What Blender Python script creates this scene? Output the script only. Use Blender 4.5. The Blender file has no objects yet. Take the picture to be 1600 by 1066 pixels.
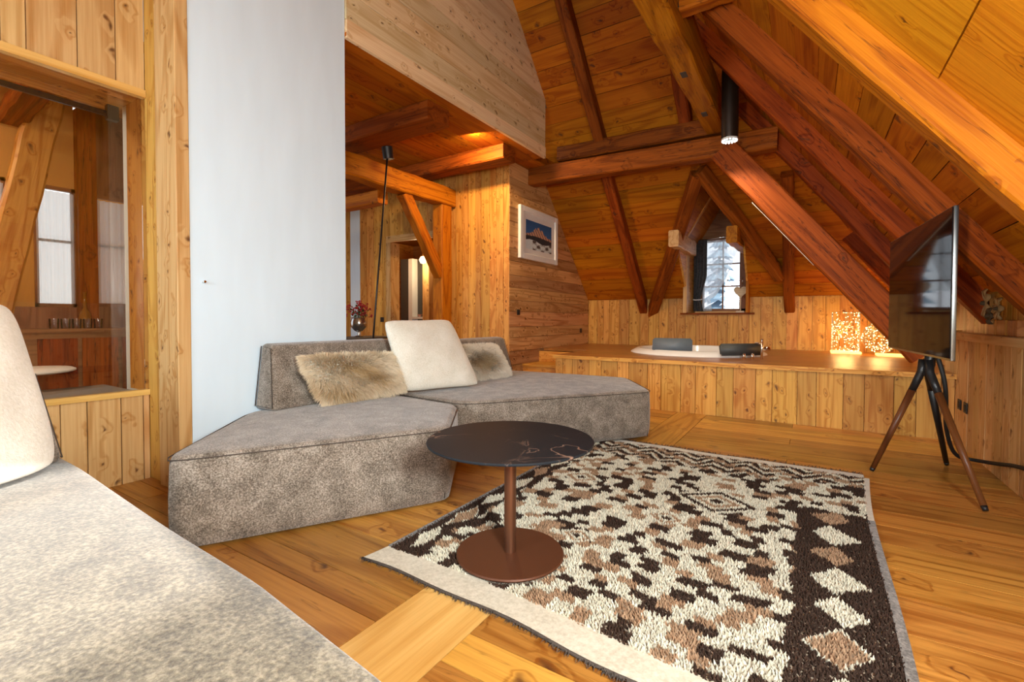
import bpy, bmesh, math, random
import numpy as np
from mathutils import Vector, Matrix
random.seed(7)
RS = np.random.RandomState(5)
SC = bpy.context.scene
COL = SC.collection

# ------------------------------------------------------------------ camera
CAM_H = 1.1
def camera_axes(yaw, p, r):
    cy, sy = math.cos(yaw), math.sin(yaw)
    F = Vector((-sy, cy, 0)); R = Vector((cy, sy, 0)); U = Vector((0, 0, 1))
    F2 = F*math.cos(p)+U*math.sin(p); U2 = U*math.cos(p)-F*math.sin(p)
    return R*math.cos(r)+U2*math.sin(r), U2*math.cos(r)-R*math.sin(r), F2
cR, cU, cF = camera_axes(.5665, -.0229, .0026)
cd = bpy.data.cameras.new('camera'); cam = bpy.data.objects.new('camera', cd); COL.objects.link(cam)
cam.matrix_world = Matrix(((cR.x, cU.x, -cF.x, 0), (cR.y, cU.y, -cF.y, 0), (cR.z, cU.z, -cF.z, CAM_H), (0, 0, 0, 1)))
cd.sensor_fit = 'HORIZONTAL'; cd.sensor_width = 36
cd.lens = 36*733/1600; cd.shift_y = -17.9/1600; cd.clip_start = .02; cd.clip_end = 300
SC.camera = cam

# ------------------------------------------------------------------ world, light, exposure
w = bpy.data.worlds.new('world'); SC.world = w; w.use_nodes = True
wn = w.node_tree; bg = wn.nodes['Background']
sk = wn.nodes.new('ShaderNodeTexSky'); sk.sky_type = 'HOSEK_WILKIE'; sk.turbidity = 2.6; sk.ground_albedo = .8
sk.sun_direction = Vector((.75, -.35, .45)).normalized()
mx = wn.nodes.new('ShaderNodeMix'); mx.data_type = 'RGBA'; mx.inputs[0].default_value = .65
mx.inputs[7].default_value = (.86, .93, 1.0, 1)
wn.links.new(sk.outputs[0], mx.inputs[6]); wn.links.new(mx.outputs[2], bg.inputs[0])
bg.inputs[1].default_value = 2.1
SC.view_settings.view_transform = 'Standard'; SC.view_settings.look = 'None'
SC.view_settings.gamma = 1; SC.view_settings.use_curve_mapping = False
SC.view_settings.exposure = 0.3

def area_light(name, loc, target, sx, sy, power, color):
    l = bpy.data.lights.new(name, 'AREA'); l.shape = 'RECTANGLE'; l.size = sx; l.size_y = sy
    l.energy = power; l.color = color
    o = bpy.data.objects.new(name, l); COL.objects.link(o)
    o.location = loc; o.rotation_euler = (Vector(target)-Vector(loc)).to_track_quat('-Z', 'Y').to_euler()
    return o
DAY = (.74, .90, 1.0)
area_light('daylight_rear_window_a', (-2.3, -2.15, 1.9), (-2.2, 3, 1.2), 1.3, 1.5, 82, DAY)
area_light('daylight_rear_window_b', (-.1, -2.15, 1.9), (-.4, 3, 1.3), 1.3, 1.5, 42, DAY)
area_light('daylight_roof_window', (.98, .05, 1.6), (.23, .55, 1.05), .5, .6, 170, (.92, .97, .95))
area_light('bathroom_fill', (-4.75, -.5, 2.93), (-4.75, -.3, 0), .4, .4, 45, (1, .86, .66))  # unseen light added to brighten the room behind the glass
area_light('gallery_fill', (-3.62, 4.75, 3.42), (-4.0, 6.1, .9), .10, .10, 42, (1, .62, .28))  # unseen warm light added to brighten the boarded wall and steps
sun_l = bpy.data.lights.new('sun', 'SUN'); sun_l.energy = 7; sun_l.angle = .02; sun_l.color = (1, .95, .88)
sun = bpy.data.objects.new('sun', sun_l); COL.objects.link(sun)
sun.rotation_euler = Vector((-3.4, .55, -1.3)).to_track_quat('-Z', 'Y').to_euler()
def spot_light(name, loc, d, power, color, size, r=.05):
    l = bpy.data.lights.new(name, 'SPOT'); l.energy = power; l.color = color; l.spot_size = size; l.spot_blend = .8; l.shadow_soft_size = r
    o = bpy.data.objects.new(name, l); COL.objects.link(o); o.location = loc; o.rotation_euler = Vector(d).to_track_quat('-Z', 'Y').to_euler(); return o
spot_light('cylinder_lamp_beam', (-.78, 5.68, 3.05), (0, .35, -1), 60, (1, .85, .62), 1.9)
spot_light('platform_fill', (-.75, 2.3, 3.15), (.1, 3.4, -2.7), 170, (1, .86, .64), 1.0, .08)  # unseen spot added to lift the far end around the bath platform
def point_light(name, loc, power, color, r=.06):
    l = bpy.data.lights.new(name, 'POINT'); l.energy = power; l.color = color; l.shadow_soft_size = r
    o = bpy.data.objects.new(name, l); COL.objects.link(o); o.location = loc; return o

sl = bpy.data.lights.new('roof_bay_fill', 'SPOT'); sl.energy = 520; sl.color = (1, .76, .42); sl.spot_size = .85; sl.spot_blend = .9; sl.shadow_soft_size = .08  # added fill behind the camera, aimed up to brighten the near roof bay
so_ = bpy.data.objects.new('roof_bay_fill', sl); COL.objects.link(so_); so_.location = (-.6, -1.3, 1.0)
so_.rotation_euler = Vector((1.05, 3.5, 1.25)).to_track_quat('-Z', 'Y').to_euler()

# ------------------------------------------------------------------ materials
MATS = {}
def nt(name):
    m = bpy.data.materials.new(name); m.use_nodes = True; MATS[name] = m
    t = m.node_tree; return m, t, t.nodes, t.links, t.nodes['Principled BSDF']
def plain(name, col, rough=.5, metal=0, spec=.5, emit=None, es=0, trans=0, alpha=1, ior=1.45, coat=0):
    m, t, N, L, b = nt(name)
    b.inputs['Base Color'].default_value = (*col, 1); b.inputs['Roughness'].default_value = rough
    b.inputs['Metallic'].default_value = metal; b.inputs['Specular IOR Level'].default_value = spec
    b.inputs['Transmission Weight'].default_value = trans; b.inputs['Alpha'].default_value = alpha
    b.inputs['IOR'].default_value = ior; b.inputs['Coat Weight'].default_value = coat
    if emit: b.inputs['Emission Color'].default_value = (*emit, 1); b.inputs['Emission Strength'].default_value = es
    # slight tone variation keeps it procedural
    if metal == 0 and trans == 0 and not emit:
        n = N.new('ShaderNodeTexNoise'); n.inputs['Scale'].default_value = 9
        mr = N.new('ShaderNodeMapRange'); mr.inputs[3].default_value = .93; mr.inputs[4].default_value = 1.05
        h = N.new('ShaderNodeHueSaturation'); h.inputs['Color'].default_value = (*col, 1)
        L.new(n.outputs[0], mr.inputs[0]); L.new(mr.outputs[0], h.inputs['Value']); L.new(h.outputs[0], b.inputs['Base Color'])
    return m
def wood(name, light, dark, knots=.35, ring=26, rough=.5, var=.25, grain=1., knot_col=(.10, .035, .012), coat=0, bump=.25, cracks=0, kscale=1., spec=.3):
    """Grain runs along the local X axis of each piece."""
    m, t, N, L, b = nt(name)
    def node(k, **kw):
        n = N.new(k)
        for a, v in kw.items(): setattr(n, a, v)
        return n
    def math_(op, a, bb=None, c=None):
        n = node('ShaderNodeMath', operation=op)
        for i, x in enumerate((a, bb, c)):
            if x is None: continue
            if isinstance(x, (int, float)): n.inputs[i].default_value = x
            else: L.new(x, n.inputs[i])
        return n.outputs[0]
    tc = node('ShaderNodeTexCoord'); oi = node('ShaderNodeObjectInfo')
    off = node('ShaderNodeVectorMath', operation='MULTIPLY_ADD')
    L.new(oi.outputs['Random'], off.inputs[0]); off.inputs[1].default_value = (37, 53, 71); L.new(tc.outputs['Object'], off.inputs[2])
    def noise(scale, sc, detail=3, rough_=.5, dist=0):
        mp = node('ShaderNodeMapping'); mp.inputs['Scale'].default_value = scale; L.new(off.outputs[0], mp.inputs[0])
        n = node('ShaderNodeTexNoise'); n.inputs['Scale'].default_value = sc; n.inputs['Detail'].default_value = detail
        n.inputs['Roughness'].default_value = rough_; n.inputs['Distortion'].default_value = dist
        L.new(mp.outputs[0], n.inputs[0]); return n.outputs[0]
    base = noise((.26, 2.6, 2.6), 1.4, 1)
    # knots: cells in the (length, girth) plane of the piece, only some of them
    sp = node('ShaderNodeSeparateXYZ'); L.new(off.outputs[0], sp.inputs[0])
    cb = node('ShaderNodeCombineXYZ'); L.new(math_('MULTIPLY', sp.outputs[0], 3.6*kscale), cb.inputs[0])
    L.new(math_('MULTIPLY', math_('ADD', sp.outputs[1], sp.outputs[2]), 5.2*kscale), cb.inputs[1])
    wob = noise((1, 1, 1), 14, 1)
    ad = node('ShaderNodeVectorMath', operation='MULTIPLY_ADD'); cw = node('ShaderNodeCombineXYZ'); L.new(wob, cw.inputs[0]); L.new(wob, cw.inputs[1])
    L.new(cw.outputs[0], ad.inputs[0]); ad.inputs[1].default_value = (.6, -.6, 0); L.new(cb.outputs[0], ad.inputs[2])
    vo = node('ShaderNodeTexVoronoi', voronoi_dimensions='2D'); vo.inputs['Scale'].default_value = 1.0; L.new(ad.outputs[0], vo.inputs[0])
    sx = node('ShaderNodeSeparateColor'); L.new(vo.outputs['Color'], sx.inputs[0])
    has = math_('GREATER_THAN', sx.outputs[0], 1-knots)
    size = math_('MULTIPLY_ADD', math_('POWER', sx.outputs[1], 1.6), .15, .05)
    kd = node('ShaderNodeMapRange'); kd.interpolation_type = 'SMOOTHSTEP'
    L.new(vo.outputs['Distance'], kd.inputs[0]); L.new(size, kd.inputs[2]); kd.inputs[1].default_value = .0; kd.inputs[3].default_value = 1; kd.inputs[4].default_value = 0
    knot = math_('MULTIPLY', kd.outputs[0], has)
    halo = node('ShaderNodeMapRange'); halo.interpolation_type = 'SMOOTHSTEP'
    L.new(vo.outputs['Distance'], halo.inputs[0]); halo.inputs[1].default_value = 0; halo.inputs[2].default_value = .38; halo.inputs[3].default_value = 1; halo.inputs[4].default_value = 0
    halo_ = math_('MULTIPLY', halo.outputs[0], has)
    ringv = math_('MULTIPLY_ADD', base, ring*3.0*grain, math_('MULTIPLY', halo_, 7.0))
    rs = math_('SINE', ringv)
    rr = node('ShaderNodeMapRange'); rr.inputs[1].default_value = .1; rr.inputs[2].default_value = 1; L.new(rs, rr.inputs[0])
    fine = noise((1.1, 42, 42), 1.5, 3, .6)
    fr = node('ShaderNodeMapRange'); fr.inputs[1].default_value = .38; fr.inputs[2].default_value = .68; L.new(fine, fr.inputs[0])
    f = math_('MULTIPLY_ADD', rr.outputs[0], .46, math_('MULTIPLY', fr.outputs[0], .42))
    big = noise((.25, 1.3, 1.3), 1.0, 3)
    br = node('ShaderNodeMapRange'); br.inputs[1].default_value = .35; br.inputs[2].default_value = .7; L.new(big, br.inputs[0])
    f = math_('MULTIPLY_ADD', br.outputs[0], .25, f)
    f = math_('MULTIPLY_ADD', halo_, .25, f)
    m1 = node('ShaderNodeMix', data_type='RGBA'); L.new(f, m1.inputs[0])
    m1.inputs[6].default_value = (*light, 1); m1.inputs[7].default_value = (*dark, 1)
    m2 = node('ShaderNodeMix', data_type='RGBA'); L.new(math_('MULTIPLY', knot, .95), m2.inputs[0])
    L.new(m1.outputs[2], m2.inputs[6]); m2.inputs[7].default_value = (*knot_col, 1)
    last = m2.outputs[2]
    if cracks:
        cn = noise((.55, 9, 9), 1.2, 4, .6, .4)
        cr = node('ShaderNodeMapRange'); L.new(math_('ABSOLUTE', math_('SUBTRACT', cn, .5)), cr.inputs[0])
        cr.inputs[1].default_value = 0; cr.inputs[2].default_value = .010; cr.inputs[3].default_value = cracks; cr.inputs[4].default_value = 0
        m3 = node('ShaderNodeMix', data_type='RGBA'); L.new(cr.outputs[0], m3.inputs[0]); L.new(last, m3.inputs[6]); m3.inputs[7].default_value = (.03, .008, .003, 1)
        last = m3.outputs[2]
    h = node('ShaderNodeHueSaturation')
    L.new(math_('MULTIPLY_ADD', oi.outputs['Random'], var, 1-var*.55), h.inputs['Value'])
    r2 = math_('FRACT', math_('MULTIPLY', oi.outputs['Random'], 17.3))
    L.new(math_('MULTIPLY_ADD', r2, .016, .492), h.inputs['Hue']); L.new(last, h.inputs['Color'])
    L.new(h.outputs[0], b.inputs['Base Color'])
    b.inputs['Roughness'].default_value = rough; b.inputs['Coat Weight'].default_value = coat; b.inputs['Coat Roughness'].default_value = .25
    b.inputs['Specular IOR Level'].default_value = spec
    bp = node('ShaderNodeBump'); bp.inputs['Strength'].default_value = bump; bp.inputs['Distance'].default_value = .004
    L.new(f, bp.inputs['Height']); L.new(bp.outputs[0], b.inputs['Normal'])
    return m
W_LIGHT = wood('larch_light', (.70, .44, .19), (.47, .22, .06), .6, ring=20, var=.3, kscale=1.3)
W_FASCIA = wood('larch_pale', (.92, .74, .46), (.68, .44, .20), .6, ring=12, var=.3, kscale=1.6)
W_WALL = wood('larch_rough_wall', (.72, .41, .17), (.38, .155, .04), .5, ring=12, rough=.65, bump=.5, kscale=1.5, var=.5)
W_GOLD = wood('larch_gold', (.72, .385, .085), (.45, .17, .022), .72, ring=20, kscale=1.6, var=.36)
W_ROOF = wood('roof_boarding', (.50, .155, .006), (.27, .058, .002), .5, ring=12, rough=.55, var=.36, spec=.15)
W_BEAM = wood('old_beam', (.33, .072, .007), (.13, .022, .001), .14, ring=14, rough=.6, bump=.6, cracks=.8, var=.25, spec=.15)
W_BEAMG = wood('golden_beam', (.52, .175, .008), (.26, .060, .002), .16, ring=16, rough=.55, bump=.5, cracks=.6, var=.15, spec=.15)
W_FLOOR = wood('oak_floor', (.55, .27, .052), (.27, .095, .012), .25, ring=14, rough=.34, coat=.15, bump=.15, var=.55, cracks=.35)
W_INLAY = wood('oak_inlay', (.76, .47, .15), (.55, .28, .06), .22, ring=10, rough=.32, coat=.18, bump=.15, var=.06)
W_DECK = wood('deck_boards', (.45, .19, .045), (.26, .09, .015), .35, ring=14, rough=.35, coat=.15, var=.2)
W_LEG = wood('walnut', (.17, .055, .016), (.07, .02, .006), .1, ring=20, rough=.35)
W_FRAME = wood('window_frame_wood', (.30, .13, .05), (.18, .065, .02), .2)
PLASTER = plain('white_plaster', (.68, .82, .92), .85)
OCHRE = plain('ochre_plaster', (.55, .26, .06), .85)
WHITE = plain('white_paint', (.82, .82, .80), .5)
ACRYL = plain('white_acrylic', (.85, .83, .80), .12)
BLACK = plain('black_metal', (.012, .012, .013), .35)
DMETAL = plain('dark_socket', (.02, .018, .016), .4)
ALU = plain('aluminium', (.35, .42, .46), .3, 1)
CHROME = plain('chrome', (.8, .78, .75), .12, 1)
BRONZE = plain('bronze_metal', (.22, .10, .055), .38, .85)
BRONZE2 = plain('bronze_base', (.10, .035, .016), .5, .2, .3)
SCREEN = plain('tv_glass', (.006, .005, .006), .05, 0, .35, ior=1.22)
RUBBER = plain('rubber', (.01, .01, .01), .6)
GREYTILE = plain('grey_slab', (.20, .18, .16), .6)
PADBLUE = plain('grey_headrest', (.14, .17, .20), .5)
PADDARK = plain('dark_headrest', (.055, .06, .06), .5)
DARKGREY = plain('dark_grey_front', (.07, .065, .06), .5)
LEDW = plain('led_white', (1, 1, 1), .4, emit=(1, .97, .9), es=2.5)
WIRE = plain('light_wire', (.7, .62, .5), .5)
LAMPG = plain('warm_lamp_glass', (1, .8, .5), .4, emit=(1, .62, .25), es=9)
FAIRY = plain('fairy_light_wire', (.22, .14, .06), .35, .8, emit=(1, .55, .16), es=.3)
FAIRYDOT = plain('fairy_light_bulbs', (1, .8, .5), .4, emit=(1, .75, .38), es=5)
LEDBASE = plain('led_base', (1, .8, .5), .4, emit=(1, .52, .12), es=1.8)
HEARTM = wood('pale_heart_wood', (.72, .58, .40), (.55, .38, .22), .1)
BERRY = plain('red_berries', (.36, .015, .02), .35)
LEAF = plain('green_leaves', (.06, .10, .03), .6)
DRIED = plain('dried_petals', (.30, .22, .13), .8)
DRIEDD = plain('dried_petals_dark', (.07, .055, .04), .8)
SNOW = plain('snow', (.85, .88, .92), .8)
CONIFER = plain('frosted_conifer', (.22, .33, .42), .9)
BARK = plain('bark', (.12, .09, .07), .9)
def glass(name, tint=(1, 1, 1), refl=.25):
    m, t, N, L, b = nt(name); N.remove(b)
    tr = N.new('ShaderNodeBsdfTransparent'); tr.inputs[0].default_value = (*tint, 1)
    gl = N.new('ShaderNodeBsdfGlossy'); gl.inputs['Roughness'].default_value = .01
    fr = N.new('ShaderNodeFresnel'); fr.inputs[0].default_value = 1.5
    mr = N.new('ShaderNodeMath'); mr.operation = 'MULTIPLY'; mr.inputs[1].default_value = refl*4
    mi = N.new('ShaderNodeMixShader'); L.new(fr.outputs[0], mr.inputs[0]); L.new(mr.outputs[0], mi.inputs[0])
    L.new(tr.outputs[0], mi.inputs[1]); L.new(gl.outputs[0], mi.inputs[2]); L.new(mi.outputs[0], N['Material Output'].inputs[0])
    return m
GLASS = glass('window_glass'); NGLASS = glass('partition_glass', (.93, .90, .86), .3)
def fabric(name, c1, c2, c3, scale=160, rough=.95, bump=.5, sheen=.3):
    m, t, N, L, b = nt(name)
    tc = N.new('ShaderNodeTexCoord')
    n1 = N.new('ShaderNodeTexNoise'); n1.inputs['Scale'].default_value = scale; n1.inputs['Detail'].default_value = 4; n1.inputs['Roughness'].default_value = .7
    n2 = N.new('ShaderNodeTexNoise'); n2.inputs['Scale'].default_value = 9; n2.inputs['Detail'].default_value = 5; n2.inputs['Distortion'].default_value = .6
    for n in (n1, n2): L.new(tc.outputs['Object'], n.inputs[0])
    r = N.new('ShaderNodeValToRGB'); e = r.color_ramp.elements
    e[0].position = .38; e[0].color = (*c1, 1); e[1].position = .62; e[1].color = (*c3, 1)
    k = e.new(.5); k.color = (*c2, 1)
    mi = N.new('ShaderNodeMath'); mi.operation = 'MULTIPLY_ADD'; mi.inputs[1].default_value = .72
    m2 = N.new('ShaderNodeMath'); m2.operation = 'MULTIPLY'; m2.inputs[1].default_value = .28
    L.new(n2.outputs[0], m2.inputs[0]); L.new(n1.outputs[0], mi.inputs[0]); L.new(m2.outputs[0], mi.inputs[2]); L.new(mi.outputs[0], r.inputs[0])
    L.new(r.outputs[0], b.inputs['Base Color']); b.inputs['Roughness'].default_value = rough
    b.inputs['Sheen Weight'].default_value = sheen; b.inputs['Sheen Roughness'].default_value = .5; b.inputs['Specular IOR Level'].default_value = .1
    bp = N.new('ShaderNodeBump'); bp.inputs['Strength'].default_value = bump; bp.inputs['Distance'].default_value = .004
    L.new(n1.outputs[0], bp.inputs['Height']); L.new(bp.outputs[0], b.inputs['Normal'])
    return m
F_SOFA = fabric('grey_brown_chenille', (.075, .058, .042), (.20, .165, .13), (.40, .345, .285), 130)
F_PIPE = plain('dark_piping', (.07, .055, .045), .9)
F_WHITE = fabric('cream_linen', (.66, .63, .52), (.76, .74, .64), (.83, .81, .72), 120, bump=.35)
F_BOUCLE = fabric('white_boucle', (.80, .79, .70), (.86, .85, .77), (.92, .91, .84), 70, bump=.8)
F_CURT = fabric('grey_curtain', (.03, .028, .028), (.06, .055, .055), (.10, .09, .09), 40)
def attr_mat(name, rough=.95):
    m, t, N, L, b = nt(name)
    a = N.new('ShaderNodeAttribute'); a.attribute_name = 'Col'
    n = N.new('ShaderNodeTexNoise'); n.inputs['Scale'].default_value = 300
    h = N.new('ShaderNodeHueSaturation'); mr = N.new('ShaderNodeMapRange'); mr.inputs[3].default_value = .85; mr.inputs[4].default_value = 1.15
    L.new(n.outputs[0], mr.inputs[0]); L.new(mr.outputs[0], h.inputs['Value'])
    L.new(a.outputs['Color'], h.inputs['Color']); L.new(h.outputs[0], b.inputs['Base Color']); b.inputs['Roughness'].default_value = rough
    b.inputs['Specular IOR Level'].default_value = .15
    return m
RUGM = attr_mat('wool_pile'); FURM = attr_mat('sheepskin_fur', .8); PRINT = attr_mat('photo_print', .5)
def sheer():
    m, t, N, L, b = nt('sheer_curtain'); N.remove(b)
    d = N.new('ShaderNodeBsdfDiffuse'); d.inputs[0].default_value = (.92, .95, .98, 1)
    tl = N.new('ShaderNodeBsdfTranslucent'); tl.inputs[0].default_value = (.92, .95, .98, 1)
    tr = N.new('ShaderNodeBsdfTransparent')
    a = N.new('ShaderNodeMixShader'); a.inputs[0].default_value = .6
    c = N.new('ShaderNodeMixShader'); c.inputs[0].default_value = .38
    L.new(d.outputs[0], a.inputs[1]); L.new(tl.outputs[0], a.inputs[2]); L.new(a.outputs[0], c.inputs[1]); L.new(tr.outputs[0], c.inputs[2])
    L.new(c.outputs[0], N['Material Output'].inputs[0]); return m
SHEER = sheer()
def marble():
    m, t, N, L, b = nt('black_marble')
    tc = N.new('ShaderNodeTexCoord')
    n = N.new('ShaderNodeTexNoise'); n.inputs['Scale'].default_value = 3.2; n.inputs['Detail'].default_value = 5; n.inputs['Distortion'].default_value = 1.1
    n2 = N.new('ShaderNodeTexNoise'); n2.inputs['Scale'].default_value = 2.2
    L.new(tc.outputs['Object'], n.inputs[0]); L.new(tc.outputs['Object'], n2.inputs[0])
    s = N.new('ShaderNodeMath'); s.operation = 'SUBTRACT'; s.inputs[1].default_value = .5; L.new(n.outputs[0], s.inputs[0])
    a = N.new('ShaderNodeMath'); a.operation = 'ABSOLUTE'; L.new(s.outputs[0], a.inputs[0])
    mr = N.new('ShaderNodeMapRange'); mr.inputs[1].default_value = 0; mr.inputs[2].default_value = .011; mr.inputs[3].default_value = 1; mr.inputs[4].default_value = 0; L.new(a.outputs[0], mr.inputs[0])
    k = N.new('ShaderNodeMapRange'); k.inputs[1].default_value = .44; k.inputs[2].default_value = .58; L.new(n2.outputs[0], k.inputs[0])
    mu = N.new('ShaderNodeMath'); mu.operation = 'MULTIPLY'; L.new(mr.outputs[0], mu.inputs[0]); L.new(k.outputs[0], mu.inputs[1])
    mi = N.new('ShaderNodeMix'); mi.data_type = 'RGBA'; L.new(mu.outputs[0], mi.inputs[0])
    mi.inputs[6].default_value = (.017, .020, .024, 1); mi.inputs[7].default_value = (.30, .19, .14, 1)
    L.new(mi.outputs[2], b.inputs['Base Color']); b.inputs['Roughness'].default_value = .42; b.inputs['Specular IOR Level'].default_value = .06
    return m
MARBLE = marble()

# ------------------------------------------------------------------ helpers
WM = {}
def link(o, parent=None, M=None):
    COL.objects.link(o)
    if M is None: M = Matrix.Identity(4)
    WM[o.name] = M
    if parent is not None:
        o.parent = parent; o.matrix_local = WM[parent.name].inverted() @ M
    else: o.matrix_world = M
    return o
def T(x, y=0, z=0):
    return Matrix.Translation(Vector((x, y, z)) if not hasattr(x, '__len__') else Vector(x))
def axes(o, ux, uy, uz):
    return Matrix(((ux[0], uy[0], uz[0], o[0]), (ux[1], uy[1], uz[1], o[1]), (ux[2], uy[2], uz[2], o[2]), (0, 0, 0, 1)))
def meshobj(name, v, f, mat, parent=None, M=None, smooth=False):
    me = bpy.data.meshes.new(name); me.from_pydata([tuple(p) for p in v], [], f); me.update()
    if mat: me.materials.append(mat)
    if smooth: me.polygons.foreach_set('use_smooth', [True]*len(me.polygons))
    o = bpy.data.objects.new(name, me); return link(o, parent, M)
def tag(o, label=None, cat=None, group=None, kind=None):
    for k, v in (('label', label), ('category', cat), ('group', group), ('kind', kind)):
        if v: o[k] = v
    return o
def empty(name, loc, label=None, cat=None, group=None, kind=None, M=None):
    o = bpy.data.objects.new(name, None); o.empty_display_size = .1
    link(o, None, M if M is not None else T(loc)); return tag(o, label, cat, group, kind)
def prism(name, poly, th, mat, origin, ux, uy, parent=None):
    """flat convex polygon (local x along ux = grain, y along uy) extruded by th along ux x uy"""
    ux = Vector(ux).normalized(); uy = Vector(uy).normalized(); uz = ux.cross(uy)
    cx = sum(p[0] for p in poly)/len(poly); cy = sum(p[1] for p in poly)/len(poly)
    n = len(poly); v = [(x-cx, y-cy, 0) for x, y in poly]+[(x-cx, y-cy, th) for x, y in poly]
    f = [tuple(reversed(range(n))), tuple(range(n, 2*n))]+[(i, (i+1) % n, n+(i+1) % n, n+i) for i in range(n)]
    a = sum(poly[i][0]*poly[(i+1) % n][1]-poly[(i+1) % n][0]*poly[i][1] for i in range(n))
    if a < 0: f = [tuple(reversed(q)) for q in f]
    return meshobj(name, v, f, mat, parent, axes(Vector(origin)+ux*cx+uy*cy, ux, uy, uz))
def box(name, lo, hi, mat, parent=None, grain='x', bevel=0, seg=2):
    c = [(a+b)/2 for a, b in zip(lo, hi)]; s = [abs(b-a) for a, b in zip(lo, hi)]
    A = {'x': ((1, 0, 0), (0, 1, 0), (0, 0, 1)), 'y': ((0, 1, 0), (0, 0, 1), (1, 0, 0)), 'z': ((0, 0, 1), (1, 0, 0), (0, 1, 0))}[grain]
    d = [s['xyz'.index('xyz'[[abs(q) for q in a].index(1)])]/2 for a in A]
    return obox(name, c, d, A, mat, parent, bevel, seg)
def obox(name, c, d, A, mat, parent=None, bevel=0, seg=2):
    v = [(x*d[0], y*d[1], z*d[2]) for x in (-1, 1) for y in (-1, 1) for z in (-1, 1)]
    f = [(0, 1, 3, 2), (4, 6, 7, 5), (0, 4, 5, 1), (2, 3, 7, 6), (0, 2, 6, 4), (1, 5, 7, 3)]
    M = axes(c, *A)
    if not bevel: return meshobj(name, v, f, mat, parent, M)
    bm = bmesh.new(); bv = [bm.verts.new(p) for p in v]; [bm.faces.new([bv[i] for i in q]) for q in f]
    bmesh.ops.recalc_face_normals(bm, faces=bm.faces)
    bmesh.ops.bevel(bm, geom=list(bm.edges), offset=bevel, segments=seg, affect='EDGES', profile=.5)
    return frombm(name, bm, mat, parent, M, smooth=seg > 1)
def frombm(name, bm, mat, parent=None, M=None, smooth=False):
    me = bpy.data.meshes.new(name); bm.to_mesh(me); bm.free()
    if mat: me.materials.append(mat)
    if smooth: me.polygons.foreach_set('use_smooth', [True]*len(me.polygons))
    o = bpy.data.objects.new(name, me)
    return link(o, parent, M)
def beam(name, p0, p1, wd, ht, mat, label=None, parent=None, side=None, rough=.007, cat='beam', group=None, n=9, chamf=.016):
    """hewn timber: wd across 'side', ht across the other axis, with chamfered and slightly wavy edges"""
    p0 = Vector(p0); p1 = Vector(p1); ux = (p1-p0).normalized(); L_ = (p1-p0).length
    s = Vector(side) if side else Vector((0, 0, 1)).cross(ux)
    s = (s-ux*s.dot(ux)).normalized(); up = ux.cross(s)
    a, b, c = wd/2, ht/2, chamf
    ring = [(a-c, b), (-a+c, b), (-a, b-c), (-a, -b+c), (-a+c, -b), (a-c, -b), (a, -b+c), (a, b-c)]
    v = []; rr = random.Random(hash(name) % 97+len(WM))
    for i in range(n+1):
        t = i/n; jx, jy = rr.uniform(-rough, rough), rr.uniform(-rough, rough); g = 1+rr.uniform(-rough, rough)*2
        if i in (0, n): jx = jy = 0
        v += [((t-.5)*L_, q[0]*g+jx, q[1]*g+jy) for q in ring]
    f = [(i*8+k, i*8+(k+1) % 8, (i+1)*8+(k+1) % 8, (i+1)*8+k) for i in range(n) for k in range(8)]
    f += [tuple(reversed(range(8))), tuple(range(n*8, n*8+8))]
    f = [tuple(reversed(q)) for q in f]
    o = meshobj(name, v, f, mat, parent, axes((p0+p1)/2, ux, s, up))
    bm = bmesh.new(); bm.from_mesh(o.data); bmesh.ops.recalc_face_normals(bm, faces=bm.faces); bm.to_mesh(o.data); bm.free()
    if label: tag(o, label, cat, group)
    return o
def tube(name, pts, r, mat, parent=None, seg=10, closed=False, smooth_path=0, taper=None):
    P = [Vector(p) for p in pts]
    for _ in range(smooth_path):
        Q = [P[0]]
        for a, b in zip(P[:-1], P[1:]): Q += [a*.75+b*.25, a*.25+b*.75]
        P = Q+[P[-1]]
    n = len(P); c = sum(P, Vector())/n; v = []; f = []
    prev = None
    for i in range(n):
        d = (P[(i+1) % n]-P[i-1]) if closed else (P[min(i+1, n-1)]-P[max(i-1, 0)])
        d.normalize()
        if prev is None: s = d.orthogonal().normalized()
        else: s = (prev-d*prev.dot(d)).normalized()
        prev = s; u = d.cross(s); R = r if taper is None else r*(taper[0]+(taper[1]-taper[0])*i/(n-1))
        v += [P[i]-c+(s*math.cos(2*math.pi*k/seg)+u*math.sin(2*math.pi*k/seg))*R for k in range(seg)]
    m = n if closed else n-1
    for i in range(m):
        j = (i+1) % n
        f += [(i*seg+k, i*seg+(k+1) % seg, j*seg+(k+1) % seg, j*seg+k) for k in range(seg)]
    if not closed: f += [tuple(reversed(range(seg))), tuple(range((n-1)*seg, n*seg))]
    return meshobj(name, v, f, mat, parent, T(c), True)
def rod(name, p0, p1, r, mat, parent=None, seg=14, r1=None):
    """straight rod whose grain runs along its length"""
    p0 = Vector(p0); p1 = Vector(p1); ux = (p1-p0).normalized(); s = ux.orthogonal().normalized(); u = ux.cross(s); L_ = (p1-p0).length
    r1 = r if r1 is None else r1
    v = [(x*L_/2, math.cos(2*math.pi*k/seg)*R, math.sin(2*math.pi*k/seg)*R) for x, R in ((-1, r), (1, r1)) for k in range(seg)]
    f = [(k, seg+k, seg+(k+1) % seg, (k+1) % seg) for k in range(seg)]+[tuple(range(seg)), tuple(reversed(range(seg, 2*seg)))]
    o = meshobj(name, v, f, mat, parent, axes((p0+p1)/2, ux, s, u)); me = o.data
    me.polygons.foreach_set('use_smooth', [True]*seg+[False]*2); return o
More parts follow.
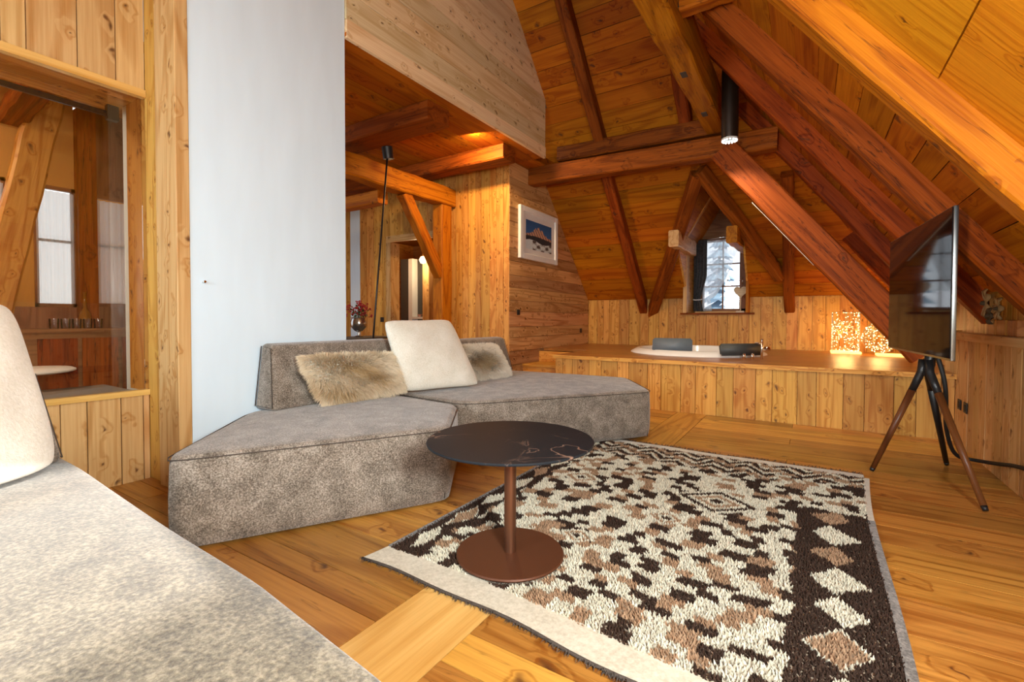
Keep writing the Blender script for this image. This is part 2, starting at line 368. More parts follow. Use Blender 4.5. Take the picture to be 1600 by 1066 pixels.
def lathe(name, prof, mat, c, parent=None, seg=40, close=False, M=None):
    """prof: (radius, z) list"""
    v = [(r*math.cos(2*math.pi*k/seg), r*math.sin(2*math.pi*k/seg), z) for r, z in prof for k in range(seg)]
    f = [(i*seg+k, i*seg+(k+1) % seg, (i+1)*seg+(k+1) % seg, (i+1)*seg+k) for i in range(len(prof)-1) for k in range(seg)]
    if not close:
        f += [tuple(reversed(range(seg))), tuple(range((len(prof)-1)*seg, len(prof)*seg))]
    o = meshobj(name, v, f, mat, parent, M if M is not None else T(c), True)
    bm = bmesh.new(); bm.from_mesh(o.data); bmesh.ops.recalc_face_normals(bm, faces=bm.faces)
    for e in bm.edges:
        if len(e.link_faces) == 2 and e.calc_face_angle(0) > .7: e.smooth = False
    bm.to_mesh(o.data); bm.free(); return o
def joined(name, parts, mat, parent=None, M=None, smooth=False):
    """parts: list of (verts, faces)"""
    v = []; f = []
    for a, b in parts:
        k = len(v); v += [tuple(p) for p in a]; f += [tuple(i+k for i in q) for q in b]
    return meshobj(name, v, f, mat, parent, M, smooth)
def bx(lo, hi):
    v = [(x, y, z) for x in (lo[0], hi[0]) for y in (lo[1], hi[1]) for z in (lo[2], hi[2])]
    return v, [(0, 1, 3, 2), (4, 6, 7, 5), (0, 4, 5, 1), (2, 3, 7, 6), (0, 2, 6, 4), (1, 5, 7, 3)]
def structure(name, mat=None, v=None, f=None):
    o = meshobj(name, v, f, mat) if v else empty(name, (0, 0, 0)); o['kind'] = 'structure'; return o
GAP = .006

# ------------------------------------------------------------------ shell
XW, XN, YF, ZP = -3.78, -3.82, 8.8, .61
def slope_y(z): return 8.8-(z-1.47)/1.04            # far hip slope
def slope_x(z): return (2.93-z)/1.31                # right slope boarding
RIDGE = 6.0
# floor: base slab, planks along X in bays between cross boards
floor = structure('floor', W_FLOOR, *bx((-8.5, -2.4, -.12), (1.8, 9.6, -.02)))
rows = [-2.4, -2.1, -1.83, -1.55, -1.3, -1.0, -.75, -.48, -.2, .05, .3, .58, .85, 1.152, 1.305, 1.6, 1.86, 2.13, 2.41, 2.665, 2.936, 3.18, 3.426, 3.7, 3.997, 4.27, 4.52, 4.8, 5.05, 5.3, 5.53, 5.76, 6.0]
for x0, x1 in ((-4.85, -1.315), (-.99, 1.13)):
    for i, (a, b) in enumerate(zip(rows[:-1], rows[1:])):
        if x0 > -2:
            a2, b2 = a-.02, b-.02
            cuts = [x0, x1] if i % 3 else [x0, x0+.85+.3*((i*7) % 3), x1]
        else:
            a2, b2 = a, b
            cuts = [x0, x0+1.1+.35*(i % 4), x1]
        for p, q in zip(cuts[:-1], cuts[1:]):
            box('floor_plank', (p+.002, a2+.002, -.02), (q-.002, b2-.002, 0), W_FLOOR, floor, 'x')
for a, b in ((-2.4, -.3), (-.3, 1.95), (1.95, 4.15), (4.15, 6.0)):
    box('cross_board', (-1.3125, a+.002, -.02), (-.9925, b-.002, 0), W_INLAY if b < 4 else W_FLOOR, floor, 'y')
box('back_room_floor', (-8.5, 2.3, -.02), (-4.86, 9.6, 0), W_FLOOR, floor, 'x')

# far wall (knee wall under the hip slope): vertical boards
wall_back = structure('wall_back', W_GOLD, *bx((-3.9, 8.82, 0), (-1.9, 8.9, 1.5)))
bxs = [-3.77, -3.587, -3.46, -3.334, -3.126, -2.935, -2.724, -2.56, -2.37, -2.2, -2.05, -1.9, -1.72, -1.55, -1.36, -1.2, -1.03, -.87, -.7, -.52, -.33, -.17, .02, .2, .38, .55, .72, .9, 1.06, 1.2]
box('backing_panel', (-.86, 8.82, 0), (1.3, 8.9, 1.5), W_GOLD, wall_back, 'z')
box('backing_panel', (-1.9, 8.82, 0), (-.86, 8.9, 1.18), W_GOLD, wall_back, 'z')
for a, b in zip(bxs[:-1], bxs[1:]):
    top = 1.185 if a > -1.91 and b < -.86 else 1.47
    box('plank', (a+GAP/2, 8.80-random.uniform(0, .004), ZP-.02), (b-GAP/2, 8.82, top), W_GOLD, wall_back, 'z')
# left gallery wall with the picture: horizontal boards
wall_left = structure('wall_left', W_WALL, *bx((-3.9, 5.87, 0), (-3.80, 6.9, 3.46)))
prism('backing_panel', [(5.87, 0), (8.82, 0), (8.82, 1.47), (slope_y(3.44), 3.44), (5.87, 3.44)], .03, W_WALL, (-3.83, 0, 0), (0, 1, 0), (0, 0, 1), wall_left)
zj = [0, .19, .4, .61, .816, .977, 1.211, 1.379, 1.57, 1.76, 1.97, 2.16, 2.34, 2.56, 2.77, 2.98, 3.2, 3.44]
for a, b in zip(zj[:-1], zj[1:]):
    e = lambda z: min(8.8, slope_y(z)+.03)
    prism('plank', [(5.865, a+GAP/2), (e(a), a+GAP/2), (e(b), b-GAP/2), (5.865, b-GAP/2)], .02+random.uniform(0, .006), W_WALL, (-3.80, 0, 0), (0, 1, 0), (0, 0, 1), wall_left)
# pale vertical boarding that faces the room beside it, and the door wall behind
wall_return = structure('wall_gallery', W_GOLD, *bx((-8.3, 5.88, 0), (-6.3, 5.98, 3.46)))
x = -3.782
vw = [.10, .13, .12, .16, .11, .14, .12, .13]
for k in vw:
    box('plank', (x-k+GAP/2, 5.86-random.uniform(0, .004), 0), (x-GAP/2, 5.88, 3.455), W_GOLD, wall_return, 'z'); x -= k
box('backing_panel', (-5.06, 5.88, 0), (-3.84, 5.98, 3.46), W_GOLD, wall_return, 'z')
box('backing_panel', (-6.3, 5.88, 2.46), (-5.06, 5.98, 3.46), W_GOLD, wall_return, 'z')
x = -5.06
for k in (.17, .2, .18, .19, .17, .2, .13):
    box('plank', (x-k+GAP/2, 5.865, 2.46), (x-GAP/2, 5.88, 3.455), W_GOLD, wall_return, 'z'); x -= k
for k in (.19, .21, .2, .18):
    box('plank', (x-k+GAP/2, 5.865, 0), (x-GAP/2, 5.88, 3.455), W_GOLD, wall_return, 'z'); x -= k
box('white_panel', (x-.27, 5.862, 0), (x-.003, 5.88, 3.455), PLASTER, wall_return, 'z')['label'] = 'white plaster strip'
x -= .27
for k in (.2, .22, .2, .2):
    box('plank', (x-k+GAP/2, 5.865, 0), (x-GAP/2, 5.88, 3.455), W_GOLD, wall_return, 'z'); x -= k
door = structure('door_1')
box('door_casing', (-6.36, 5.835, 0), (-6.25, 5.86, 2.44), W_LIGHT, door, 'z')
box('door_casing', (-5.12, 5.835, 0), (-5.02, 5.86, 2.44), W_LIGHT, door, 'z')
box('door_casing', (-6.36, 5.835, 2.44), (-5.02, 5.86, 2.55), W_LIGHT, door, 'x')
box('door_lining', (-6.3, 5.86, 0), (-6.25, 6.05, 2.44), W_LIGHT, door, 'z')
box('door_lining', (-5.12, 5.86, 0), (-5.06, 6.05, 2.44), W_LIGHT, door, 'z')
# corridor beyond the door
wall_cor = structure('wall_corridor', W_LIGHT, *bx((-8.4, 8.6, 0), (-7.55, 8.7, 3.2)))
box('wall_panel', (-7.55, 8.6, 2.42), (-4.9, 8.7, 3.2), W_LIGHT, wall_cor, 'x')
box('wall_panel', (-7.55, 8.6, 0), (-4.9, 8.7, 1.0), W_LIGHT, wall_cor, 'x')
box('wall_panel', (-7.02, 8.6, 1.0), (-4.9, 8.7, 2.42), W_LIGHT, wall_cor, 'x')
box('wall_panel', (-4.95, 5.98, 0), (-4.9, 8.6, 3.2), W_LIGHT, wall_cor, 'y')
box('wall_panel', (-8.5, 2.3, 0), (-8.4, 8.7, 3.46), W_GOLD, wall_cor, 'y')
box('corridor_ceiling', (-8.5, 5.98, 2.9), (-3.9, 8.7, 3.0), W_ROOF, wall_cor, 'x')
win3 = structure('window_3')
for a, b, g in (((-7.55, 8.6, 1.0), (-7.50, 8.66, 2.42), 'z'), ((-7.07, 8.6, 1.0), (-7.02, 8.66, 2.42), 'z'), ((-7.5, 8.6, 1.0), (-7.07, 8.66, 1.06), 'x'), ((-7.5, 8.6, 2.36), (-7.07, 8.66, 2.42), 'x'), ((-7.5, 8.61, 1.7), (-7.07, 8.64, 1.73), 'x')):
    box('frame_bar', a, b, W_FRAME, win3, g)
box('pane', (-7.5, 8.625, 1.06), (-7.07, 8.63, 2.36), GLASS, win3, 'x')

# white chimney block with timber post at its side
chim = structure('wall_chimney', PLASTER, *bx((-4.35, 1.42, 0), (-3.32, 2.60, RIDGE)))
post = empty('corner_post', (-3.45, 1.38, 0), 'tall larch corner post beside the white chimney wall', 'post')
box('post_shaft', (-3.60, 1.345, 0), (-3.315, 1.42, RIDGE-.4), W_LIGHT, post, 'z', .004, 1)
box('cover_board', (-3.835, 1.375, 0), (-3.603, 1.42, RIDGE-.4), W_GOLD, post, 'z', .003, 1)
hook = rod('wall_hook', (-3.32, 1.495, 1.33), (-3.295, 1.495, 1.335), .008, CHROME); tag(hook, 'tiny metal hook on the white chimney wall', 'hook')

# niche wall on the left: boards above and below a big glazed opening
wall_niche = structure('wall_niche', W_LIGHT, *bx((-3.9, -2.4, 0), (-3.84, 1.375, .575)))
nb = [-2.4, -2.2, -2.0, -1.79, -1.6, -1.38, -1.2, -.98, -.78, -.6, -.4, -.2, 0, .19, .37, .54, .701, .803, 1.027, 1.216, 1.373]
for a, b in zip(nb[:-1], nb[1:]):
    box('upper_plank', (-3.84, a+GAP/2, 2.64), (-3.82-random.uniform(0, .004), b-GAP/2, RIDGE-.4), W_LIGHT, wall_niche, 'z')
for a, b in zip([-2.4, -2.15, -1.9, -1.7, -1.45, -1.2, -.98, -.75, -.5, -.3, -.05, .15, .4, .6, .80, .917, 1.042, 1.214, 1.336], [-2.15, -1.9, -1.7, -1.45, -1.2, -.98, -.75, -.5, -.3, -.05, .15, .4, .6, .80, .917, 1.042, 1.214, 1.336, 1.373]):
    box('lower_plank', (-3.84, a+GAP/2, 0), (-3.82, b-GAP/2, .575), W_LIGHT, wall_niche, 'z')
box('backing_panel', (-3.9, -2.4, 2.64), (-3.84, 1.375, RIDGE), W_LIGHT, wall_niche, 'z')
trim = structure('trim_1')
box('sill_board', (-3.86, -2.4, .575), (-3.808, 1.373, .612), W_INLAY, trim, 'y')
box('head_board', (-3.86, -2.4, 2.585), (-3.808, 1.373, 2.635), W_INLAY, trim, 'y')
# reveal of the opening
box('side_reveal', (-4.10, 1.36, .6), (-3.86, 1.40, 2.64), W_GOLD, trim, 'z')
for i in range(3): box('soffit_board', (-4.30+i*.146, -2.4, 2.60), (-4.158+i*.146, 1.36, 2.635), W_GOLD, trim, 'y')
box('inner_shelf', (-4.60, -2.4, .56), (-3.862, 1.36, .585), GREYTILE, trim, 'y')['label'] = 'grey stone ledge'
win2 = structure('window_2')
box('pane', (-3.858, -2.4, .59), (-3.850, 1.36, 2.60), NGLASS, win2, 'y')
# bathroom beyond the glass
wb = structure('wall_bathroom', OCHRE, *bx((-5.5, -2.4, 2.21), (-5.42, 1.42, 3.4)))
# openings at y .72-1.06, 1.13-1.45, 1.54-1.81
def wpan(y0, y1, z0, z1, m=OCHRE, n='wall_panel'): return box(n, (-5.5, y0, z0), (-5.42, y1, z1), m, wb, 'z')
wpan(-2.4, .72, 0, 2.21); wpan(1.0, 1.16, 1.19, 2.21); wpan(.72, 1.42, 0, 1.19, W_FRAME)
box('dark_post', (-5.42, 1.42, 0), (-5.32, 1.545, 2.9), W_BEAM, wb, 'z')
for i, (a, b) in enumerate(((1.545, 1.68), (1.68, 1.83))):
    wpan(a, b, 2.2, 3.4, W_FRAME, 'plank'); wpan(a, b, 0, 1.2, W_FRAME, 'plank')
for a, b in ((1.83, 2.0), (2.0, 2.2)): wpan(a, b, 0, 3.4, W_FRAME, 'plank')
box('room_end_wall', (-5.5, 2.2, 0), (-4.35, 2.28, 3.4), W_GOLD, wb, 'x')
box('room_end_wall', (-5.5, -2.5, 0), (-3.9, -2.4, 3.4), OCHRE, wb, 'x')
box('room_ceiling', (-5.5, -2.4, 2.95), (-3.9, 2.28, 3.0), W_GOLD, wb, 'x')
box('room_floor', (-5.5, -2.4, -.02), (-3.9, 2.28, 0), W_FLOOR, wb, 'y')
def reflection_window(y0, y1, z0, z1, idx):  # window modelled behind the glass, standing in for a reflection in it
    wn_ = structure('window_%d' % idx)
    box('frame_bar', (-5.44, y0, z0), (-5.40, y0+.025, z1), W_FRAME, wn_, 'z'); box('frame_bar', (-5.44, y1-.025, z0), (-5.40, y1, z1), W_FRAME, wn_, 'z')
    box('frame_bar', (-5.44, y0, z0), (-5.40, y1, z0+.03), W_FRAME, wn_, 'y'); box('frame_bar', (-5.44, y0, z1-.03), (-5.40, y1, z1), W_FRAME, wn_, 'y')
    zc = z0+(z1-z0)*.55
    box('glazing_bar', (-5.44, y0, zc-.01), (-5.41, y1, zc+.01), DARKGREY, wn_, 'y')
    box('pane', (-5.425, y0, z0), (-5.42, y1, z1), GLASS, wn_, 'y')
    # gathered sheer hung just inside
    n = 40; v = []
    for j in range(n+1):
        y = y0+.01+(y1-y0-.02)*j/n; off = .012*math.sin(j*.9)+.006*math.sin(j*2.3)
        for z in (z0+.03, z1-.05): v.append((-5.385+off, y, z))
    f = [(2*j, 2*j+2, 2*j+3, 2*j+1) for j in range(n)]
    c = meshobj('sheer_curtain', v, f, SHEER, None, None, True)
    return tag(c, {4: 'sheer white curtain on the leftmost window built for the glass reflection', 5: 'sheer white curtain between slanted timber and dark post, built for the glass reflection', 6: 'sheer white curtain right of the dark post, built for the glass reflection'}[idx], 'curtain')
reflection_window(.72, 1.0, 1.19, 2.21, 4); reflection_window(1.16, 1.42, 1.19, 2.21, 5); reflection_window(1.545, 1.83, 1.2, 2.2, 6)
beam('slanted_timber', (-5.26, .88, 1.03), (-5.2, 1.22, 2.93), .20, .12, W_GOLD, 'slanted pale timber strut standing in for its reflection in the niche glass', side=(0, 1, 0))  # built behind the glass in place of a strut's reflection
beam('ceiling_joist', (-5.3, 1.02, 2.66), (-3.93, 1.02, 2.80), .16, .12, W_BEAM, 'short dark joist crossing above the niche glass', side=(0, 1, 0))
rl = empty('curtain_rail', (-4.2, 1.3, 2.54), 'flat black rail under the niche soffit', 'rail')
box('rail_bar', (-4.215, -.4, 2.52), (-4.195, 1.34, 2.555), BLACK, rl, 'y')
box('rail_bracket', (-4.23, 1.28, 2.50), (-4.18, 1.345, 2.60), BLACK, rl, 'z')
side = empty('low_white_table', (-4.75, .75, 0), 'low oval white table top behind the niche glass', 'table')
lathe('table_top', [(.26, .70), (.28, .71), (.28, .72), (.26, .73)], WHITE, (-4.75, .95, 0), side)
rod('table_leg', (-4.75, .95, 0), (-4.75, .95, .70), .03, CHROME, side)
cab = empty('wooden_washstand', (-5.2, 1.5, 0), 'dark wooden washstand under the windows beyond the glass', 'cabinet')
box('cabinet_top', (-5.39, .9, .98), (-5.12, 2.1, 1.01), W_FRAME, cab, 'y'); box('cabinet_body', (-5.39, .95, 0), (-5.15, 2.05, .98), W_FRAME, cab, 'y')
for y in (1.23, 1.50, 1.77): box('cabinet_door', (-5.15, y-.12, .1), (-5.135, y+.12, .93), W_BEAM, cab, 'z')
for i in range(5):
    c = lathe('drinking_glass', [(.028, 0), (.032, .08), (.029, .08), (.025, .006)], GLASS, (-5.19, 1.22+i*.07, 1.011), None, 16)
    tag(c, '%s clear glass in the row on the washstand beyond the niche glass' % ('leftmost', 'second', 'middle', 'fourth', 'rightmost')[i], 'glass', 'glasses on the washstand')
dv = empty('amber_bottle', (-5.30, 1.40, 1.01), 'amber glass bottle with a tall neck on the washstand', 'bottle')
lathe('bottle_body', [(.035, 0), (.05, .05), (.04, .13), (.015, .17), (.012, .30), (.016, .31)], plain('amber_glass', (.45, .18, .02), .1, 0, .5, trans=.5), (-5.32, 1.45, 1.011), dv, 20)

# gallery box: fascia of horizontal boards, soffit with boards along Y
fas = structure('wall_fascia', W_FASCIA, *bx((-3.5, 2.6, 3.495), (-3.33, 6.06, 4.25)))
prism('backing_panel', [(2.6, 4.25), (6.06, 4.25), (slope_y(RIDGE)+.02, RIDGE), (2.6, RIDGE)], .04, W_FASCIA, (-3.37, 0, 0), (0, 1, 0), (0, 0, 1), fas)
fz = [3.44, 3.60, 3.83, 4.08, 4.30, 4.55, 4.8, 5.05, 5.3, 5.55, 5.8, 6.0]
for i, (a, b) in enumerate(zip(fz[:-1], fz[1:])):
    e = lambda z: min(6.08, slope_y(z)+.03)
    prism('plank', [(2.605, a+GAP/2), (e(a), a+GAP/2), (e(b), b-GAP/2), (2.605, b-GAP/2)], .028+.006*(i == 0)+random.uniform(0, .004), W_FASCIA, (-3.33, 0, 0), (0, 1, 0), (0, 0, 1), fas)
box('end_board', (-3.5, 6.06, 3.495), (-3.31, 6.08, 4.25), W_FASCIA, fas, 'z')
sof = structure('ceiling_gallery', W_ROOF, *bx((-8.5, 2.6, 3.49), (-3.5, 6.9, 3.6)))
x = -3.30
while x > -8.3:
    k = random.choice((.17, .2, .22)); y1 = 6.08 if x > -3.75 else 5.88
    box('soffit_board', (x-k+GAP/2, 2.6, 3.46), (x-GAP/2, y1, 3.49-random.uniform(0, .004)), W_ROOF, sof, 'y'); x -= k
box('upper_cover', (-3.8, 6.08, 3.46), (-3.5, 6.9, 3.5), W_ROOF, sof, 'y')

# far hip slope boarding with the dormer opening
DXL, DXR, DZE, DXA, DZA = -1.88, -.87, 2.40, -1.35, 3.30
s_ = math.atan(1.04); US = Vector((0, -math.cos(s_), math.sin(s_)))
ceil_far = structure('ceiling_hip')
def tz(z): return (z-1.47)/math.sin(s_)
def far_piece(x00, x01, x10, x11, za, zb):
    if x01-x00 < .02 and x11-x10 < .02: return
    prism('board', [(x00, tz(za)+GAP/2), (x01, tz(za)+GAP/2), (x11, tz(zb)-GAP/2), (x10, tz(zb)-GAP/2)], .022, W_ROOF, (0, 8.8+random.uniform(0, .004), 1.49), (1, 0, 0), US, ceil_far)
zr = [1.47+i*.186 for i in range(5)]+[2.4+i*.18 for i in range(5)]+[3.3+i*.18 for i in range(16)]
for za, zb in zip(zr[:-1], zr[1:]):
    xl = -3.80 if zb < 4.31 else -3.32
    def op(z, sgn):
        if z <= DZE: return DXL if sgn < 0 else DXR
        t = min(1, (z-DZE)/(DZA-DZE)); return (DXL if sgn < 0 else DXR)*(1-t)+DXA*t
    if za < DZA-.01:
        far_piece(xl, op(za, -1), xl, op(zb, -1), za, zb); far_piece(op(za, 1), slope_x(za)+.02, op(zb, 1), slope_x(zb)+.02, za, zb)
    else:
        far_piece(xl, slope_x(za)+.02, xl, slope_x(zb)+.02, za, zb)
# outer roof skin (keeps daylight out)
def skin(name, pts, th, mat, parent):
    c = [Vector(p) for p in pts]; n = (c[1]-c[0]).cross(c[2]-c[0]).normalized()*th; k = len(c)
    return meshobj(name, c+[p+n for p in c], [tuple(range(k)), tuple(reversed(range(k, 2*k)))]+[(i, k+i, k+(i+1) % k, (i+1) % k) for i in range(k)], mat, parent)
def FS(x, z, o=.06): return (x, slope_y(z)+o*.7, z+o*.75)
for q in ([(-3.95, 1.3), (DXL, 1.3), (DXL, DZE), (DXA, DZA), (DXA, 6.3), (-3.95, 6.3)], [(DXR, 1.3), (1.5, 1.3), (-2.6, 6.3), (DXA, 6.3), (DXA, DZA), (DXR, DZE)]):
    skin('roof_skin', [FS(*p) for p in q], .03, DARKGREY, ceil_far)

# right slope boarding: boards along Y, above the rafters
ceil_r = structure('ceiling_right')
sa = math.atan(1.31); UR = Vector((-math.cos(sa), 0, math.sin(sa)))
LMAX = (RIDGE-1.33)/math.sin(sa)
k = 0; t = 0; tj = []
while t < LMAX:
    tj.append(t); t += (.17, .24, .26, .22)[k % 4]; k += 1
tj.append(LMAX)
X0R = slope_x(1.33)
def right_piece(y0, y1, y1b, ta, tb, grain):
    # local x along grain
    o = (X0R, 0, 1.33)
    if grain == 'y': prism('board', [(y0, ta+GAP/2), (y1, ta+GAP/2), (y1b, tb-GAP/2), (y0, tb-GAP/2)], -.022, W_ROOF, (X0R+random.uniform(0, .004), 0, 1.33), (0, 1, 0), UR, ceil_r)
    else: prism('board', [(ta+GAP/2, y0), (tb-GAP/2, y0), (tb-GAP/2, y1b), (ta+GAP/2, y1)], .022, W_GOLDR, (X0R+random.uniform(0, .004), 0, 1.33), UR, (0, 1, 0), ceil_r)
W_GOLDR = wood('wide_roof_panel', (.85, .40, .02), (.58, .20, .006), .25, ring=30, rough=.55, spec=.15)
for ta, tb in zip(tj[:-1], tj[1:]):
    za, zb = 1.33+ta*math.sin(sa), 1.33+tb*math.sin(sa)
    segs = [(1.2, 3.07), (3.07, 4.24)]
    for a, b in segs: right_piece(a+.002, b-.002, b-.002, ta, tb, 'y' if a > 2 else 'r') if a > 2 else None
    right_piece(4.242, slope_y(za)+.02, slope_y(zb)+.02, ta, tb, 'y')
for ta, tb in ((0, .62), (.62, 1.17), (1.17, 2.2), (2.2, 3.2), (3.2, LMAX)):      # long bay near the camera: wide panels, grain up the slope
    right_piece(1.2, 3.068, 3.068, ta, tb, 'r')
# behind the camera the slope holds a small roof window opening
for (a, b, ta, tb) in ((-2.4, -.2, 0, LMAX), (-.2, 1.2, .60, LMAX), (-.2, 1.2, 0, .04), (.2, 1.2, .04, .60)):
    prism('board', [(ta, a), (tb, a), (tb, b-.002), (ta, b-.002)], .022, W_GOLDR, (X0R, 0, 1.33), UR, (0, 1, 0), ceil_r)
def RS_(y, z, o=.07): return (slope_x(z)+o*.79, y, z+o*.6)
skin('roof_skin', [RS_(1.02, 1.2), RS_(1.02, 6.3), RS_(4.2, 6.3), RS_(8.95, 1.2)], -.03, DARKGREY, ceil_r)
top = structure('ceiling_top', W_ROOF, *bx((-4.5, -2.5, RIDGE), (1.0, 5.2, RIDGE+.05)))

# right knee wall with ledge
wall_right = structure('wall_right', W_GOLD, *bx((1.14, -2.4, 0), (1.2, 6.14, .93)))
y = 6.14
while y > -2.3:
    k = random.choice((.13, .16, .18, .21)); box('plank', (1.12-random.uniform(0, .004), max(y-k, -2.4)+GAP/2, 0), (1.14, y-GAP/2, .93), W_LIGHT, wall_right, 'z'); y -= k
box('end_plank', (1.12, 6.14, 0), (1.5, 6.16, 1.0), W_GOLD, wall_right, 'z')
box('ledge_board', (1.095, -2.4, .925), (1.26, 6.16, .985), W_LIGHT, wall_right, 'y')
y = 8.8
while y > -2.2:
    k = random.choice((.09, .11, .13)); 
    if not (-1.3 < y < 1.2): box('upper_board', (1.235, max(y-k, -2.4)+GAP/2, .985 if y < 6.2 else ZP), (1.25, y-GAP/2, 1.31), W_LIGHT if y > 5.3 or y < 3 else W_GOLD, wall_right, 'z')
    y -= k
box('backing_panel', (1.25, 1.2, 0), (1.30, 8.95, 1.36), W_GOLD, wall_right, 'y')
box('backing_panel', (1.25, -2.4, 0), (1.30, 1.2, 1.36), W_GOLD, wall_right, 'y')
# rear wall with two windows (behind the camera)
rear = structure('wall_rear', W_GOLD, *bx((-3.9, -2.5, 0), (1.4, -2.4, 1.1)))
for a, b in (((-3.9, 2.7), (1.4, RIDGE)), ((-3.9, 1.1), (-3.0, 2.7)), ((-1.6, 1.1), (-.8, 2.7)), ((.6, 1.1), (1.4, 2.7))):
    box('wall_panel', (a[0], -2.5, a[1]), (b[0], -2.4, b[1]), W_GOLD, rear, 'x')

# dormer: cheeks, gable ceiling, back wall round the window
dorm = structure('wall_dormer')
def quadbox(name, pts, th, mat, ux):
    c = [Vector(p) for p in pts]; n = (c[1]-c[0]).cross(c[2]-c[0]).normalized(); ux = Vector(ux); uy = n.cross(ux)
    o = c[0]; poly = [((p-o).dot(ux), (p-o).dot(uy)) for p in c]
    return prism(name, poly, th, mat, o, ux, uy, dorm)
DB = 9.34
for X, th in ((DXL, -.03), (DXR, .03)):
    for i in range(6):
        za = 1.2+i*.2; zb = za+.2
        ya = slope_y(za) if za > 1.47 else 8.82; yb = slope_y(zb) if zb > 1.47 else 8.82
        quadbox('cheek_plank', [(X, ya, za+.002), (X, DB, za+.002), (X, DB, zb-.002), (X, yb, zb-.002)], -th if X == DXL else -th, W_GOLD, (0, 1, 0))
for sgn, XE in ((-1, DXL), (1, DXR)):
    n = 5
    for i in range(n):
        t0, t1 = i/n, (i+1)/n
        p = lambda t: (XE+(DXA-XE)*t, DZE+(DZA-DZE)*t)
        (xa, za), (xb, zb) = p(t0), p(t1)
        quadbox('gable_board', [(xa, slope_y(za)-.02, za), (xa, DB, za), (xb, DB, zb), (xb, slope_y(zb)-.02, zb)], .025*sgn*-1, W_ROOF, (0, 1, 0))
WX0, WX1, WZ0, WZ1 = -1.74, -.985, 1.245, 2.58
DZ = [1.15+i*.2 for i in range(7)]+[2.54, 2.73, 2.92, 3.11, 3.3]
for za, zb in zip(DZ[:-1], [q-.002 for q in DZ[1:]]):
    def wx(z): 
        t = max(0, (z-DZE)/(DZA-DZE)); return DXL*(1-t)+DXA*t, DXR*(1-t)+DXA*t
    a0, a1 = wx(za); b0, b1 = wx(zb)
    if za >= 2.53: prism('plank', [(a0, za), (a1, za), (b1, zb), (b0, zb)], -.03, W_FRAME, (0, DB, 0), (1, 0, 0), (0, 0, 1), dorm)
    else:
        prism('plank', [(a0, za), (WX0, za), (WX0, zb), (b0, zb)], -.03, W_GOLD, (0, DB, 0), (1, 0, 0), (0, 0, 1), dorm)
        prism('plank', [(WX1, za), (a1, za), (b1, zb), (WX1, zb)], -.03, W_GOLD, (0, DB, 0), (1, 0, 0), (0, 0, 1), dorm)
win1 = structure('window_1')
y0, y1 = 9.31, 9.36
for a, b, g in (((WX0, y0, WZ0-.03), (WX0+.06, y1, WZ1), 'z'), ((WX1-.10, y0, WZ0-.03), (WX1, y1, WZ1), 'z'), ((WX0, y0, WZ0-.03), (WX1, y1, WZ0+.05), 'x'), ((WX0, y0, WZ1-.06), (WX1, y1, WZ1), 'x')):
    box('frame_bar', a, b, W_FRAME, win1, g)
gx0, gx1, gz0, gz1 = WX0+.06, WX1-.10, WZ0+.05, WZ1-.06
xm = (gx0+gx1)/2+.02
box('glazing_bar', (xm-.012, y0+.01, gz0), (xm+.012, y1-.01, gz1), W_FRAME, win1, 'z')
for i in (1, 2): box('glazing_bar', (gx0, y0+.01, gz0+(gz1-gz0)*i/3-.012), (gx1, y1-.01, gz0+(gz1-gz0)*i/3+.012), W_FRAME, win1, 'x')
for i in range(3):
    for a, b in ((gx0, xm), (xm, gx1)):
        box('pane', (a, 9.333, gz0+(gz1-gz0)*i/3), (b, 9.337, gz0+(gz1-gz0)*(i+1)/3), GLASS, win1, 'x')
rod('window_handle', (WX1-.05, 9.30, 1.72), (WX1-.05, 9.30, 1.86), .009, CHROME, win1)
box('window_sill', (-1.98, 8.74, 1.185), (-.79, 9.34, 1.215), W_BEAM, win1, 'x')
box('inner_sill', (-1.80, 9.12, 1.215), (-.93, 9.31, 1.243), W_LIGHT, win1, 'x')
# dormer linings
box('lining_board', (-1.90, 8.60, 1.215), (-1.84, 8.76, 2.32), W_LIGHT, win1, 'z'); box('lining_board', (-.90, 8.55, 1.215), (-.86, 8.8, 2.25), W_BEAMG, win1, 'z')

# outside: snowy slope and conifers
snow = structure('ground', SNOW, [(-30, 12, -4), (30, 12, -4), (40, 60, 4), (-40, 60, 4)], [(0, 1, 2, 3)]); 
def conifer(x, y, z, h, label):
    t = empty('conifer', (x, y, z), label, 'tree')
    rod('trunk', (x, y, z), (x, y, z+h*.95), .12*h/8, BARK, t, 8, .02)
    parts = []; rr = random.Random(int(x*10)+int(y))
    for i in range(14):
        zz = z+h*(.12+.86*i/14); R = h*.22*(1-i/14.5); k = 11
        for j in range(k):
            a = j*2*math.pi/k+rr.uniform(-.2, .2); c, s = math.cos(a), math.sin(a); r = R*rr.uniform(.75, 1.1); w_ = .22*R+.05
            v = [(x, y, zz+h*.04), (x+c*r*.6-s*w_, y+s*r*.6+c*w_, zz-r*.15), (x+c*r, y+s*r, zz-r*.35), (x+c*r*.6+s*w_, y+s*r*.6-c*w_, zz-r*.15)]
            parts.append((v, [(0, 1, 2, 3)]))
    joined('branches', parts, CONIFER if rr.random() < .6 else SNOW, t)
for i, (x, y, h, lb) in enumerate(((-6.5, 26, 7, 'frosted conifer seen low left in the dormer window'), (-4.6, 30, 10, 'tall frosted conifer behind the dormer window centre'), (-3.3, 24, 6, 'snowy conifer in the middle of the dormer window'), (-1.9, 28, 9, 'frosted conifer at the right edge of the dormer window'), (-8.0, 34, 9, 'distant frosted conifer at far left of the dormer window'), (-5.6, 38, 12, 'most distant tall conifer beyond the dormer window'))):
    conifer(x, y, -3+(y-20)*.12, h, lb)

